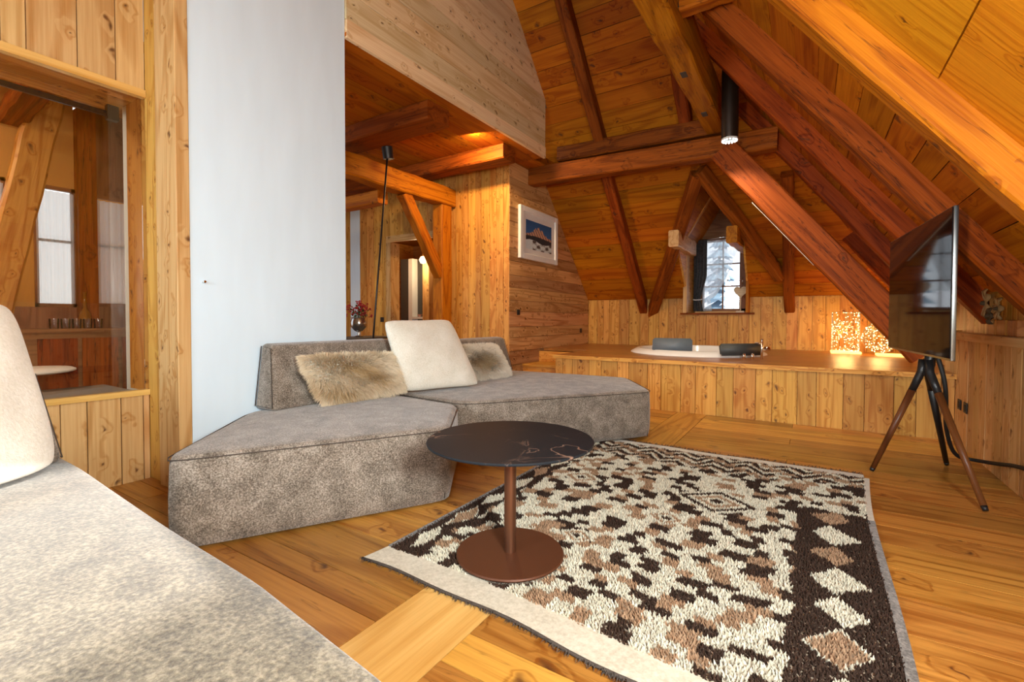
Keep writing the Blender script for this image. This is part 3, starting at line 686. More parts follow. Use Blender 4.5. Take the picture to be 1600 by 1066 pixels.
# ------------------------------------------------------------------ roof timbers
def rz(x, off=0): return 2.64+off-1.31*x
nR = Vector((1.31, 0, 1)).normalized()      # outward normal of the right slope
def rafter(yc, label, wd=.145, ht=.22, mat=W_BEAM, x0=1.20, x1=-1.75, name='rafter'):
    # underside runs on z = 2.64 - 1.31 x, lower end cut plumb
    p0 = Vector((x0, yc, rz(x0))); p1 = Vector((x1, yc, rz(x1)))
    u = (p1-p0).normalized(); L_ = (p1-p0).length; s = Vector((0, 1, 0)); up = nR
    n = 12; rr = random.Random(int(yc*100)); v = []
    a = wd/2; c = .014
    ring = [(a-c, ht), (-a+c, ht), (-a, ht-c), (-a, c), (-a+c, 0), (a-c, 0), (a, c), (a, ht-c)]
    for i in range(n+1):
        jx, jy = rr.uniform(-.008, .008), rr.uniform(-.007, .003)
        for q in ring:
            xx = L_*i/n
            if i == 0: xx += q[1]*up.x*-1/u.x*1.0*0 + q[1]*(up.x/(-u.x))   # plumb cut
            v.append((xx, q[0]+jx, q[1]+(jy if q[1] < .1 else 0)))
    f = [(i*8+k, i*8+(k+1) % 8, (i+1)*8+(k+1) % 8, (i+1)*8+k) for i in range(n) for k in range(8)]
    f += [tuple(reversed(range(8))), tuple(range(n*8, n*8+8))]
    o = meshobj(name, v, f, mat, None, axes(p0, u, -s, up))
    bm = bmesh.new(); bm.from_mesh(o.data); bmesh.ops.recalc_face_normals(bm, faces=bm.faces); bm.to_mesh(o.data); bm.free()
    return tag(o, label, 'rafter', 'rafters of the right roof slope')
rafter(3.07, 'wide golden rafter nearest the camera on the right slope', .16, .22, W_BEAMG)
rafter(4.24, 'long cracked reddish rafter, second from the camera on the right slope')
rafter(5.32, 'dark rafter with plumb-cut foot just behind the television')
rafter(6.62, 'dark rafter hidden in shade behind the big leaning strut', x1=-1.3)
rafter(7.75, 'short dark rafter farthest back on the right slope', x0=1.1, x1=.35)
# leaning strut of the truss
for i in range(1): pass
p0 = Vector((1.02, 6.27, .61)); p1 = Vector((-.86, 6.27, 3.10))
# lower edge passes (-.48, 2.32) and (.50, 1.11); depth .30
du = (p1-p0).normalized(); dn = Vector((-du.z, 0, du.x))
if dn.z < 0: dn = -dn
strut_lo = Vector((.905, 6.27, .62)); strut_hi = Vector((-.98, 6.27, 2.98))
du = (strut_hi-strut_lo).normalized(); dn = Vector((du.z, 0, -du.x))
if dn.z < 0: dn = -dn
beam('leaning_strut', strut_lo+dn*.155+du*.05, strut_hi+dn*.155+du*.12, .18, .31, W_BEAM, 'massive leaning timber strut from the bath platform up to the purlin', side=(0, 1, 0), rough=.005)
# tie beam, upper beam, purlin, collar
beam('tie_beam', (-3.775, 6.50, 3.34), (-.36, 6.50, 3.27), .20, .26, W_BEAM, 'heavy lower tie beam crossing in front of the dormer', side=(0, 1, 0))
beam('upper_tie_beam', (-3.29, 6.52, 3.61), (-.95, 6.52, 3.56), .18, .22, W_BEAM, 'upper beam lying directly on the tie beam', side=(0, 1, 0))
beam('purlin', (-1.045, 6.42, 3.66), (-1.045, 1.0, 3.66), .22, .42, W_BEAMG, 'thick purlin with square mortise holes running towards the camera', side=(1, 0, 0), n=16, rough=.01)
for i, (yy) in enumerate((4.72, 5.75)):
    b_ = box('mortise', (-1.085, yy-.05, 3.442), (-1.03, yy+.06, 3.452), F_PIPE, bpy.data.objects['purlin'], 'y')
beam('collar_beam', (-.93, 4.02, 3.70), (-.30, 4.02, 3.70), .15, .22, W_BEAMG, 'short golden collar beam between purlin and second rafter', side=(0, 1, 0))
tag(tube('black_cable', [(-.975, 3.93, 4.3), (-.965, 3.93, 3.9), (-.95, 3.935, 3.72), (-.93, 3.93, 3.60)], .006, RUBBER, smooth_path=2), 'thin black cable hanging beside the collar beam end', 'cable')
# rafters of the far slope, valley timbers round the dormer
nF = Vector((0, -1.04, -1)).normalized()    # inward
def fp(x, z, off=.10): return Vector((x, slope_y(z), z))+nF*off
def frafter(x, z0, z1, label, wd=.15, ht=.18):
    return beam('hip_rafter', fp(x, z0, ht/2+.005), fp(x, z1, ht/2+.005), wd, ht, W_BEAM, label, side=(1, 0, 0), cat='rafter', group='rafters of the far slope', n=12)
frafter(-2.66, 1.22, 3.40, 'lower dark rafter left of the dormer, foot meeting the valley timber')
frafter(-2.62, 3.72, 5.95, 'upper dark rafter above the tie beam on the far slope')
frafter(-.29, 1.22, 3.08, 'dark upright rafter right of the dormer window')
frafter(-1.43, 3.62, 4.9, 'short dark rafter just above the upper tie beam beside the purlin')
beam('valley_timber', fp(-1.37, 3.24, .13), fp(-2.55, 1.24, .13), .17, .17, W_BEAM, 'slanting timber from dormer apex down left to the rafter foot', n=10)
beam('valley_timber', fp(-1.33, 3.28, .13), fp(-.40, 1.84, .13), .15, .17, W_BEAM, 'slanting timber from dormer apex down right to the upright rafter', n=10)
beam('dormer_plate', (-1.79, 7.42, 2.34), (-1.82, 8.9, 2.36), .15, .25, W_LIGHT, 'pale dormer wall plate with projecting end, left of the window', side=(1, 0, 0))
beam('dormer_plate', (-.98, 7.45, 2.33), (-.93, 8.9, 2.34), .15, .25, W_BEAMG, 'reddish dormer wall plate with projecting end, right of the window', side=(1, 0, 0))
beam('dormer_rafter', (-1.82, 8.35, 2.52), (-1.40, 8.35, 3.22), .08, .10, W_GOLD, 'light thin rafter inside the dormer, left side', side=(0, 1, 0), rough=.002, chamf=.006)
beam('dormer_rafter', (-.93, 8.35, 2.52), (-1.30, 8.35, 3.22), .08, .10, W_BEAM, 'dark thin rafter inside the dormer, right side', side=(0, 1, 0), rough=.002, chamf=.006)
tag(tube('white_cable', [(-.60, 6.165, 2.47), (-.3, 6.168, 2.10), (.02, 6.16, 1.70)], .0035, WIRE, smooth_path=1), 'thin white cable along the underside of the leaning strut', 'cable')
# gallery timbers
beam('gallery_joist', (-8.2, 3.98, 3.36), (-3.50, 3.98, 3.36), .36, .20, W_BEAM, 'broad dark joist under the gallery ceiling nearest the lamp head', side=(0, 1, 0))
beam('gallery_joist', (-8.2, 5.42, 3.36), (-3.50, 5.42, 3.36), .30, .20, W_BEAM, 'reddish joist under the gallery ceiling above the pale boarded wall', side=(0, 1, 0))
beam('gallery_beam', (-4.90, 2.65, 3.01), (-4.90, 5.855, 3.01), .22, .28, W_BEAMG, 'long cracked gallery beam ending at the pale boarded wall', side=(1, 0, 0), n=14, rough=.01)
beam('gallery_post', (-4.92, 5.68, 0), (-4.92, 5.68, 2.87), .20, .24, W_BEAMG, 'upright orange post under the gallery beam beside the doorway', side=(1, 0, 0))
beam('gallery_brace', (-4.90, 4.82, 2.88), (-4.90, 5.60, 1.78), .15, .17, W_BEAMG, 'slanting brace between gallery post and gallery beam', side=(1, 0, 0))
beam('cross_beam', (-8.2, 4.55, 2.78), (-5.02, 4.55, 2.78), .18, .18, W_BEAMG, 'low golden cross beam behind the floor lamp pole', side=(0, 1, 0))

# ------------------------------------------------------------------ bath platform
plat = empty('bath_platform', (-.9, 5.74, 0), 'raised larch bath platform with boarded front and steps at left', 'platform')
px = [-2.94, -2.831, -2.688, -2.448, -2.279, -2.063, -1.913, -1.68, -1.517, -1.285, -1.12, -.892, -.719, -.496, -.337, -.107, .061, .287, .457, .683, .847, 1.023, 1.117]
for a, b in zip(px[:-1], px[1:]):
    box('front_plank', (a+GAP/2, 5.74-random.uniform(0, .004), 0), (b-GAP/2, 5.765, .565), W_GOLD, plat, 'z')
box('front_backing', (-2.93, 5.765, 0), (1.11, 5.80, .56), W_GOLD, plat)
box('side_panel', (-2.94, 5.80, 0), (-2.91, 6.80, .565), W_GOLD, plat, 'y')
TC = Vector((-1.42, 7.28, .61)); TR = .93
yy = 5.715; first = True
while yy < 8.79:
    k = .16 if not first else .10; y2 = min(yy+k, 8.79)
    xl = -2.955 if yy < 6.78 else -3.775
    xr = 1.115 if yy < 6.12 else 1.225
    a, b = yy+.001, y2-.001
    def chord(y):
        d = (TR-.07)**2-(y-TC.y)**2; return math.sqrt(d) if d > 0 else 0
    if chord(a) > 0 or chord(b) > 0:
        ca, cb, cm = chord(a), chord(b), chord((a+b)/2)
        pl = [(xl, a), (TC.x-ca, a), (TC.x-cm, (a+b)/2), (TC.x-cb, b), (xl, b)]
        pr_ = [(TC.x+ca, a), (xr, a), (xr, b), (TC.x+cb, b), (TC.x+cm, (a+b)/2)]
        for q in (pl, pr_): prism('deck_board', q, .04, W_DECK, (0, 0, .57), (1, 0, 0), (0, 1, 0), plat)
    else:
        prism('deck_board', [(xl, a), (xr, a), (xr, b), (xl, b)], .04, W_DECK, (0, 0, .57), (1, 0, 0), (0, 1, 0), plat)
    yy = y2; first = False
box('edge_board', (-2.965, 5.70, .565), (1.117, 5.714, .611), W_GOLD, plat, 'x')
box('step_tread', (-3.775, 6.24, .365), (-2.945, 6.80, .40), W_GOLD, plat, 'x', .003, 1)
box('step_riser', (-3.775, 6.26, 0), (-2.945, 6.285, .365), W_GOLD, plat, 'x')
box('step_riser', (-3.775, 6.775, .402), (-2.945, 6.80, .57), W_GOLD, plat, 'x')
box('step_tread', (-3.775, 5.90, .165), (-2.945, 6.255, .20), W_GOLD, plat, 'x', .003, 1)
box('step_riser', (-3.775, 5.92, 0), (-2.945, 5.94, .165), W_GOLD, plat, 'x')
tub = empty('bathtub', TC, 'round white whirlpool tub sunk into the wooden platform', 'bathtub')
lathe('tub_shell', [(TR-.07, -.30), (TR-.02, -.02), (TR, .004), (TR-.01, .02), (TR-.10, .068), (TR-.125, .070), (TR-.15, .06), (TR-.19, -.10), (TR-.24, -.42), (TR-.33, -.46), (.0, -.47)], ACRYL, TC, tub, 72, True)
lathe('tub_seat', [(.03, -.30), (TR-.235, -.30), (TR-.235, -.34), (.03, -.34)], ACRYL, TC, tub, 48, True)
def pad(name, c, ang, wd, ht, mat, parent, tilt=.35):
    M = T(c) @ Matrix.Rotation(ang, 4, 'Z') @ Matrix.Rotation(-tilt, 4, 'X')
    bm = bmesh.new(); bmesh.ops.create_cube(bm, size=1)
    for v in bm.verts: v.co = Vector((v.co.x*wd, v.co.y*.07, v.co.z*ht))
    bmesh.ops.bevel(bm, geom=list(bm.edges), offset=.02, segments=3, affect='EDGES')
    return frombm(name, bm, mat, parent, M, True)
pad('headrest', (-1.60, 6.62, .745), .15, .52, .19, PADBLUE, tub)['label'] = 'blue-grey headrest'
pad('headrest', (-.74, 6.62, .715), .75, .60, .15, PADDARK, tub, .2)['label'] = 'dark olive headrest'
rod('spout', (-.50, 6.52, .61), (-.50, 6.52, .86), .014, CHROME, tub); rod('spout_arm', (-.50, 6.52, .80), (-.58, 6.62, .80), .012, CHROME, tub)
for x in (-.66, -.57+.02): pass
for x, y in ((-.69, 6.45), (-.60, 6.48)): rod('tap_handle', (x, y, .61), (x, y, .68), .018, CHROME, tub)
lathe('control_knob', [(.0, 0), (.045, .0), (.05, .02), (.03, .05), (0, .055)], CHROME, (-.48, 7.05, .69), tub, 20)

# glowing lanterns on the platform
def tangle(inside, n, k, rad, rr):
    parts = []; dots = []
    for i in range(n):
        p = Vector((rr.uniform(-1, 1), rr.uniform(-1, 1), rr.uniform(-1, 1))); d = Vector((rr.uniform(-1, 1), rr.uniform(-1, 1), rr.uniform(-1, 1))).normalized(); pts = []
        for j in range(k):
            q = inside(p+d*.16)
            d = (d+Vector((rr.uniform(-1, 1), rr.uniform(-1, 1), rr.uniform(-1, 1)))*.55).normalized(); p = q; pts.append(Vector(q))
        v = []; f = []
        for j, q in enumerate(pts):
            a = pts[min(j+1, k-1)]-pts[max(j-1, 0)]; s = (a.orthogonal().normalized() if a.length > 1e-6 else Vector((1, 0, 0)))*rad/0.2; u = s.cross(a.normalized()) if a.length > 1e-6 else Vector((0, rad, 0))
            v += [q+s, q-s*.5+u*.9, q-s*.5-u*.9]
            if j: b = 3*j; f += [(b-3+m, b-3+(m+1) % 3, b+(m+1) % 3, b+m) for m in range(3)]
        parts.append((v, f)); dots += pts[::4]
    return parts, dots
def lantern(name, c, sc_, inside, n, label, base, seed):
    rr = random.Random(seed); t = empty(name, (c[0], c[1], .61), label, 'lantern')
    parts, dots = tangle(inside, n, 14, .0052, rr)
    S = lambda q: Vector((q[0]*sc_[0], q[1]*sc_[1], q[2]*sc_[2]))
    M = T(c)
    w_ = joined('light_wire', [([S(p) for p in v], f) for v, f in parts], FAIRY, t, M); w_['kind'] = 'stuff'
    dp = []
    for q in dots:
        q = S(q); r = .0075
        dp.append(([q+Vector(d)*r for d in ((1, 0, 0), (-1, 0, 0), (0, 1, 0), (0, -1, 0), (0, 0, 1), (0, 0, -1))], [(0, 2, 4), (2, 1, 4), (1, 3, 4), (3, 0, 4), (2, 0, 5), (1, 2, 5), (3, 1, 5), (0, 3, 5)]))
    d_ = joined('light_bulbs', dp, FAIRYDOT, t, M); d_['kind'] = 'stuff'
    box('lit_base', *base, LEDBASE, t, 'x', .006, 1)
    return t
def in_box(q): return Vector([max(-1, min(1, a)) for a in q])
def in_ball(q): return q.normalized() if q.length > 1 else (q if q.length > .6 else q.normalized()*.75)
la = lantern('light_column', (.43, 8.36, .93), (.155, .155, .27), in_box, 60, 'tall square lantern filled with glowing wire on the platform', ((.255, 8.19, .612), (.615, 8.53, .645)), 3)
box('lantern_top', (.27, 8.2, 1.205), (.59, 8.52, 1.215), GLASS, la, 'x')
for x in (.272, .588):
    for y in (8.202, 8.518): rod('corner_rib', (x, y, .645), (x, y, 1.205), .004, WIRE, la)
lb = lantern('light_ball', (.80, 8.05, .86), (.205, .205, .205), in_ball, 55, 'round ball of glowing wire beside the square lantern', ((.76, 7.88, .612), (1.08, 8.18, .64)), 9)
point_light('lantern_glow', (.43, 8.36, .95), 11, (1, .55, .18), .12); point_light('ball_glow', (.80, 8.05, .88), 8, (1, .55, .18), .12)

# ------------------------------------------------------------------ sofa
def block(name, poly, z0, z1, mat, parent, crown=.03, rnd=.045, per=14, wob=0, taper=.0):
    """upholstered block on a convex polygon; rounded top edge, softly crowned top"""
    P = [Vector(p) for p in poly]; c = sum(P, Vector((0, 0)))/len(P)
    out = []
    for i in range(len(P)):
        a, b = P[i], P[(i+1) % len(P)]
        for k in range(per): out.append(a+(b-a)*k/per)
    # soften the plan corners
    for _ in range(2): out = [(out[i-1]+out[i]*4+out[(i+1) % len(out)])/6 for i in range(len(out))]
    rings = []; R = rnd
    def inset(d):
        res = []
        for p in out:
            v = p-c; L_ = v.length; res.append(c+v*(1-d/L_))
        return res
    rings.append((inset(.03), z0)); rings.append((inset(0.008), z0+.006))
    H = z1-z0
    for k in range(1, 6): rings.append((inset(.002-.008*math.sin(math.pi*k/6)), z0+(H-R)*k/6))
    for k in range(0, 5):
        a = math.pi/2*k/4; rings.append((inset(R*(1-math.cos(a))), z1-R+R*math.sin(a)))
    for k in range(1, 12):
        t = k/12; ring = [p+(c-p)*t for p in inset(R)]
        rings.append((ring, z1+crown*(1-(1-t)**3)))
    v = [(p.x, p.y, z) for r_, z in rings for p in r_]; n = len(out)
    v += [(c.x, c.y, z1+crown), (c.x, c.y, z0)]
    f = [(i*n+k, i*n+(k+1) % n, (i+1)*n+(k+1) % n, (i+1)*n+k) for i in range(len(rings)-1) for k in range(n)]
    L_ = (len(rings)-1)*n
    f += [(L_+k, L_+(k+1) % n, len(rings)*n) for k in range(n)]+[((k+1) % n, k, len(rings)*n+1) for k in range(n)]
    o = meshobj(name, v, f, mat, parent, None, True)
    return o
def seam(poly, z, parent, per=14, off=.004, r=.003):
    P = [Vector(p) for p in poly]; c = sum(P, Vector((0, 0)))/len(P); out = []
    for i in range(len(P)):
        a, b = P[i], P[(i+1) % len(P)]
        for k in range(per): out.append(a+(b-a)*k/per)
    for _ in range(2): out = [(out[i-1]+out[i]*4+out[(i+1) % len(out)])/6 for i in range(len(out))]
    out = [c+(p-c)*(1+(off)/(p-c).length) for p in out]
    return tube('piping', [(p.x, p.y, z) for p in out], r, F_PIPE, parent, 6, True)
def vseams(poly, z0, z1, parent, idx):
    P = [Vector(p) for p in poly]; c = sum(P, Vector((0, 0)))/len(P)
    for i in idx:
        p = P[i]; a, b = P[i-1], P[(i+1) % len(P)]
        # softened corner position
        q = p+((a-p).normalized()*(a-p).length/14+(b-p).normalized()*(b-p).length/14)/3.1
        tube('corner_piping', [(q.x, q.y, z0), (q.x, q.y, (z0+z1)/2), (q.x, q.y, z1)], .0035, F_PIPE, parent, 6)
def backrest(parent, p0, p1, inward, zb, zt, th0, th1, lean, mat=F_SOFA):
    """wedge-shaped back: p0-p1 front bottom line, inward = unit vector towards the back"""
    p0, p1, n = Vector(p0), Vector(p1), Vector(inward)
    v = []
    for p in (p0, p1):
        v += [Vector((p.x, p.y, zb)), Vector((p.x+n.x*th0, p.y+n.y*th0, zb)), Vector((p.x+n.x*(lean+th1), p.y+n.y*(lean+th1), zt)), Vector((p.x+n.x*lean, p.y+n.y*lean, zt-.015))]
    d = (p1-p0).normalized()*.05
    for i in (2, 3): v[i] += Vector((d.x, d.y, 0)); v[i+4] -= Vector((d.x, d.y, 0))
    c = sum(v, Vector())/8
    bm = bmesh.new(); bv = [bm.verts.new(q-c) for q in v]
    for q in ((0, 1, 2, 3), (7, 6, 5, 4), (0, 4, 5, 1), (1, 5, 6, 2), (2, 6, 7, 3), (3, 7, 4, 0)): bm.faces.new([bv[i] for i in q])
    bmesh.ops.recalc_face_normals(bm, faces=bm.faces)
    bmesh.ops.bevel(bm, geom=list(bm.edges), offset=.035, segments=4, affect='EDGES', profile=.5)
    o = frombm('backrest', bm, mat, parent, T(c), True)
    for k in (0, 4):
        q = v[k:k+4]; cc = sum(q, Vector())/4; ax = (Vector((p1.x-p0.x, p1.y-p0.y, 0)).normalized())*(.016 if k == 0 else -.016)
        tube('piping', [a+(cc-a)*.10+ax*.1 for a in q], .003, F_PIPE, parent, 6, True)
    return o
S1 = [(-2.50, .93), (-1.80, 2.14), (-2.235, 2.76), (-3.28, 2.86), (-3.28, 1.76)]
so1 = empty('sofa_module', (-2.7, 2.0, 0), 'grey-brown angular sofa module in front of the white chimney', 'sofa')
block('seat', S1, .012, .455, F_SOFA, so1, .02); seam(S1, .438, so1); vseams(S1, .03, .44, so1, (0, 1, 2))
backrest(so1, (-3.06, 1.80), (-3.06, 3.02), (-1, 0), .462, .925, .235, .13, .10)
S2 = [(-2.245, 2.83), (-1.205, 4.27), (-1.70, 5.06), (-2.35, 5.05), (-3.40, 4.95), (-3.40, 2.95)]
so2 = empty('sofa_module', (-2.4, 4.0, 0), 'grey-brown sofa module with chaise end pointing at the bath platform', 'sofa')
block('seat', S2, .03, .455, F_SOFA, so2, .02); seam(S2, .438, so2); vseams(S2, .03, .44, so2, (0, 1, 2))
backrest(so2, (-3.06, 3.12), (-3.06, 4.85), (-1, 0), .462, .885, .235, .13, .10)
for x, y in ((-2.15, 3.1), (-1.4, 4.25)): lathe('foot', [(.025, 0), (.025, .03), (0, .03)], BLACK, (x, y, 0), so2, 12)
for x, y in (): lathe('foot', [(.025, 0), (.025, .03), (0, .03)], BLACK, (x, y, 0), so1, 12)
S3 = [(-3.70, .735), (-2.785, .735), (-1.19, .665), (-.62, .60), (-.32, .52), (-.32, -.75), (-3.70, -.75)]
so3 = empty('sofa_module', (-2, 0, 0), 'pale sunlit sofa module filling the lower left corner', 'sofa')
F_SOFA2 = fabric('pale_beige_chenille', (.065, .049, .026), (.15, .12, .074), (.28, .235, .155), 80)
block('seat', S3, .02, .43, F_SOFA2, so3, .02, .05); 
backrest(so3, (-2.86, .70), (-2.86, -.65), (-1, 0), .44, .87, .26, .14, .20)

def pillow(name, bl, br, tr, tl, th, mat, n=34, sag=.05, seed=1, parent=None, p=2.6, crease=.012):
    bl, br, tr, tl = map(Vector, (bl, br, tr, tl)); rr = np.random.RandomState(seed)
    N_ = (br-bl).cross(tl-bl).normalized(); c = (bl+br+tr+tl)/4
    ph = rr.rand(6)*6.28; v = []; grid = {}
    def surf(u, w_, s):
        P = bl*(1-u)/2*(1-w_)/2+br*(1+u)/2*(1-w_)/2+tr*(1+u)/2*(1+w_)/2+tl*(1-u)/2*(1+w_)/2
        pull = 1-sag*(1-abs(w_)**2)*abs(u)**6-sag*(1-abs(u)**2)*abs(w_)**6
        P = c+(P-c)*pull*(1-.075*abs(u)**5*abs(w_)**5)
        e = max(0, 1-abs(u)**p)*max(0, 1-abs(w_)**p); h = th/2*e**.46
        h += crease*e*(math.sin(4*u+ph[0]+2*w_)*math.sin(3*w_+ph[1])+.6*math.sin(7*u-5*w_+ph[2]))*(.4+abs(u)*.8)
        return P+N_*h*s
    for s in (1, -1):
        for i in range(n+1):
            for j in range(n+1):
                u = -math.cos(math.pi*i/n); w_ = -math.cos(math.pi*j/n)
                if s == -1 and (i in (0, n) or j in (0, n)): grid[s, i, j] = grid[1, i, j]; continue
                grid[s, i, j] = len(v); v.append(surf(u, w_, s)-c)
    f = []
    for s in (1, -1):
        for i in range(n):
            for j in range(n):
                q = (grid[s, i, j], grid[s, i+1, j], grid[s, i+1, j+1], grid[s, i, j+1])
                f.append(q if s == 1 else tuple(reversed(q)))
    o = meshobj(name, v, f, mat, parent, T(c), True)
    return o, (lambda u, w_: surf(u, w_, 1)), N_, c
pb, _, _, _ = pillow('white_pillow', (-2.87, 2.80, .475), (-2.58, 3.52, .475), (-2.93, 3.50, 1.10), (-3.02, 2.72, 1.09), .19, F_WHITE, sag=.04, seed=4)
tag(pb, 'large cream square cushion standing where the two sofa modules meet', 'cushion')
pn, _, _, _ = pillow('white_pillow', (-2.18, .02, .50), (-2.57, .615, .49), (-3.02, .565, 1.165), (-2.76, .0, 1.165), .20, F_BOUCLE, sag=.03, seed=8, p=3.2)
tag(pn, 'big fluffy white cushion at the left edge on the near sofa', 'cushion')
def fur_cushion(bl, br, tr, tl, th, label, seed, colf, count=20000, L_=.055):
    c0 = (Vector(bl)+Vector(br)+Vector(tr)+Vector(tl))/4
    t = empty('fur_cushion', c0, label, 'cushion', None)
    core, sf, N_, c = pillow('cushion_core', bl, br, tr, tl, th, F_WHITE, 20, .04, seed, t)
    rs = np.random.RandomState(seed); v = []; f = []; col = []
    ub = (Vector(br)-Vector(bl)).normalized(); vb = (Vector(tl)-Vector(bl)).normalized()
    for k in range(count):
        u, w_ = rs.uniform(-1, 1, 2)
        if rs.rand() < .25:
            if rs.rand() < .5: u = math.copysign(rs.uniform(.93, 1), u)
            else: w_ = math.copysign(rs.uniform(.93, 1), w_)
        P = sf(u, w_); clump = math.sin(u*9+seed)*math.cos(w_*7+2*u*3); clump2 = math.sin(13*u*w_+5*w_+seed)
        d = (N_*(.8-.45*max(abs(u),abs(w_))**6)+ub*(u*.6+1.1*u**5+.35*clump)+vb*(w_*.5+.9*w_**5-.25+.3*clump2)+Vector(rs.uniform(-.28, .28, 3))).normalized()
        l = L_*rs.uniform(.55, 1.15); s = d.cross(Vector(rs.uniform(-1, 1, 3))).normalized()*.0019
        m_ = P+d*l*.55+ub*.003; e = P+d*l+Vector((0, 0, -.009))+ub*clump*.006
        b = len(v); v += [P-s, P+s, m_+s*.8, m_-s*.8, e]; f += [(b, b+1, b+2, b+3), (b+3, b+2, b+4)]
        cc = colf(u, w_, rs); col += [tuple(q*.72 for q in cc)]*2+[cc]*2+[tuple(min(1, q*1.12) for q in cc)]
    v = [p-c for p in v]
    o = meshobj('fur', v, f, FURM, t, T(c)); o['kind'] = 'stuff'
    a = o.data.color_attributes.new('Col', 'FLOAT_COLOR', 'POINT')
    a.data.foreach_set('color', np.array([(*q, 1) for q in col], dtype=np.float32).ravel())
    return t
def col1(u, w_, rs):
    k = .5+.5*math.sin(u*3.2+1.2+w_*1.5)*math.cos(w_*2.2-.4+u); k = max(0, min(1, k*.9+rs.uniform(-.22, .22)-max(0, u-.35)*1.1-max(0, abs(w_)-.7)))
    a, b = (.88, .78, .60), (.48, .31, .13)
    return tuple(a[i]*(1-k)+b[i]*k for i in range(3))
def col2(u, w_, rs):
    d = math.hypot((u-.0)*1.2, (w_+.15)*1.3); k = max(0, min(1, (1.0-d)*1.6+rs.uniform(-.25, .25)))*.9
    a, b = (.82, .77, .66), (.34, .24, .12)
    return tuple(a[i]*(1-k)+b[i]*k for i in range(3))
fur_cushion((-2.93, 2.07, .50), (-2.86, 2.83, .50), (-2.96, 2.78, .80), (-3.0, 1.93, .83), .13, 'golden sheepskin cushion lying left against the sofa back', 3, col1)
fur_cushion((-2.86, 3.55, .50), (-2.72, 4.24, .50), (-3.0, 4.36, .80), (-3.04, 3.55, .80), .13, 'white and brown sheepskin cushion right of the cream cushion', 6, col2)

# ------------------------------------------------------------------ coffee table
TX, TY = -1.152, 1.80
tb = empty('coffee_table', (TX, TY, .018), 'round black marble pedestal table with bronze foot on the rug', 'table')
top_ = lathe('tabletop', [(.0, .533), (.352, .533), (.378, .541), (.380, .546), (.377, .551), (0, .552)], MARBLE, (TX, TY, 0), tb, 96, True)
lathe('column', [(.0275, .03), (.0275, .533), (0, .533)], BRONZE, (TX, TY, 0), tb, 32)
lathe('base_disc', [(0, .020), (.243, .020), (.247, .026), (.243, .032), (0, .033)], BRONZE2, (TX, TY, 0), tb, 80, True)

# ------------------------------------------------------------------ rug
rug = empty('shaggy_rug', (-.7, 2.7, 0), 'brown, tan and cream shaggy patterned wool rug with cream ends', 'rug')
RX0, RX1, RY0, RY1 = -1.67, .335, 1.56, 3.99
CREAM, TAN, DARK = (.72, .67, .53), (.40, .25, .15), (.052, .029, .020)
rr = np.random.RandomState(21)
NR = 46; rowh = rr.uniform(.04, .078, 60); ry = np.cumsum(rowh)/1.0
cells = []
for i in range(60):
    xs = np.cumsum(rr.uniform(.055, .125, 50)); cs = []; last = -1
    for j in range(50):
        k = 0 if last > 0 and rr.rand() < .84 else rr.choice(3, p=[.16, .36, .48])
        cs.append(k); last = k
    cells.append((xs-rr.uniform(0, .1), cs))
PAL = (CREAM, TAN, DARK)
def warp(x, y): return x+.012*math.sin(17*y+3*x)+.006*math.sin(41*y), y+.012*math.sin(7*x+2*y)+.005*math.sin(23*x)+.03*math.sin(1.7*x)
def rugcol(x, y):
    wx_, wy_ = warp(x, y); u = wx_-RX0; v_ = wy_-RY0; W_ = RX1-RX0
    # dark borders with cream and tan diamonds
    for d0, lo, hi in ((W_-u, .0, 1.72), (u, .0, 2.46)):
        wb_ = .33 if d0 == W_-u else .15; cen = .17 if d0 == W_-u else .075
        if lo-.1 < v_ < hi and d0 < wb_:
            if d0 == W_-u and v_ > 1.66: break
            step = .24 if d0 == W_-u else .30; k = int(v_/step); t = (v_/step-k)-.5
            m_ = abs(t)/.5+abs(d0-cen)/(.105 if d0 == W_-u else .062)
            if m_ < .88: return CREAM if k % 5 not in (1, 4) else TAN
            if m_ < 1.02 and k % 2: return CREAM
            return DARK
    # two medallions
    for cx, cy, s in ((-.42, 3.02, .34), (-.62, 2.62, .16), (-1.30, 2.95, .20), (-.95, 2.15, .13)):
        m_ = abs(x-cx)/(s*.8)+abs(y-cy)/(s*.62)
        if m_ < 1:
            return (DARK, CREAM, TAN, CREAM, DARK, CREAM)[int(m_*(6 if s > .3 else 4))]
    # busy zigzag field at the far end
    if v_ > 2.02 and u < 1.5 or v_ > 2.2:
        z_ = (v_*9+.55*abs(((u*4.2) % 1)-.5)*4+.3*math.sin(9*u)); q = z_ % 1
        c_ = int(u*13)+int(v_*16)
        if (c_*7919) % 5 == 0: return TAN
        return DARK if q < .5 else (CREAM if q < .84 else TAN)
    i = int(np.searchsorted(ry, v_)) if v_ > 0 else 0
    xs, cs = cells[min(i, 59)]; j = int(np.searchsorted(xs, u)); return PAL[cs[min(j, 49)]]
def edge_shift(x, y):
    """gentle lie of the rug: near edge tilts, right edge bows"""
    t = (x-RX0)/(RX1-RX0); s = (y-RY0)/(RY1-RY0)
    return x+(1-s)*t*-.105+(1-s)*(1-t)*-.0+.02*math.sin(5*s+1)*t, y-(1-s)*t*.06+.02*math.sin(6*t)*(1-s)+.01*math.sin(9*t)*s
# woven ground
nx, ny = 40, 48; v = []; f = []
for j in range(ny+1):
    for i in range(nx+1):
        X, Y = edge_shift(RX0+(RX1-RX0)*i/nx, RY0+(RY1-RY0)*j/ny); v.append((X, Y, .006))
f = [(j*(nx+1)+i, j*(nx+1)+i+1, (j+1)*(nx+1)+i+1, (j+1)*(nx+1)+i) for j in range(ny) for i in range(nx)]
ground = meshobj('woven_ground', v, f, plain('rug_ground', (.30, .25, .19), .95), rug)
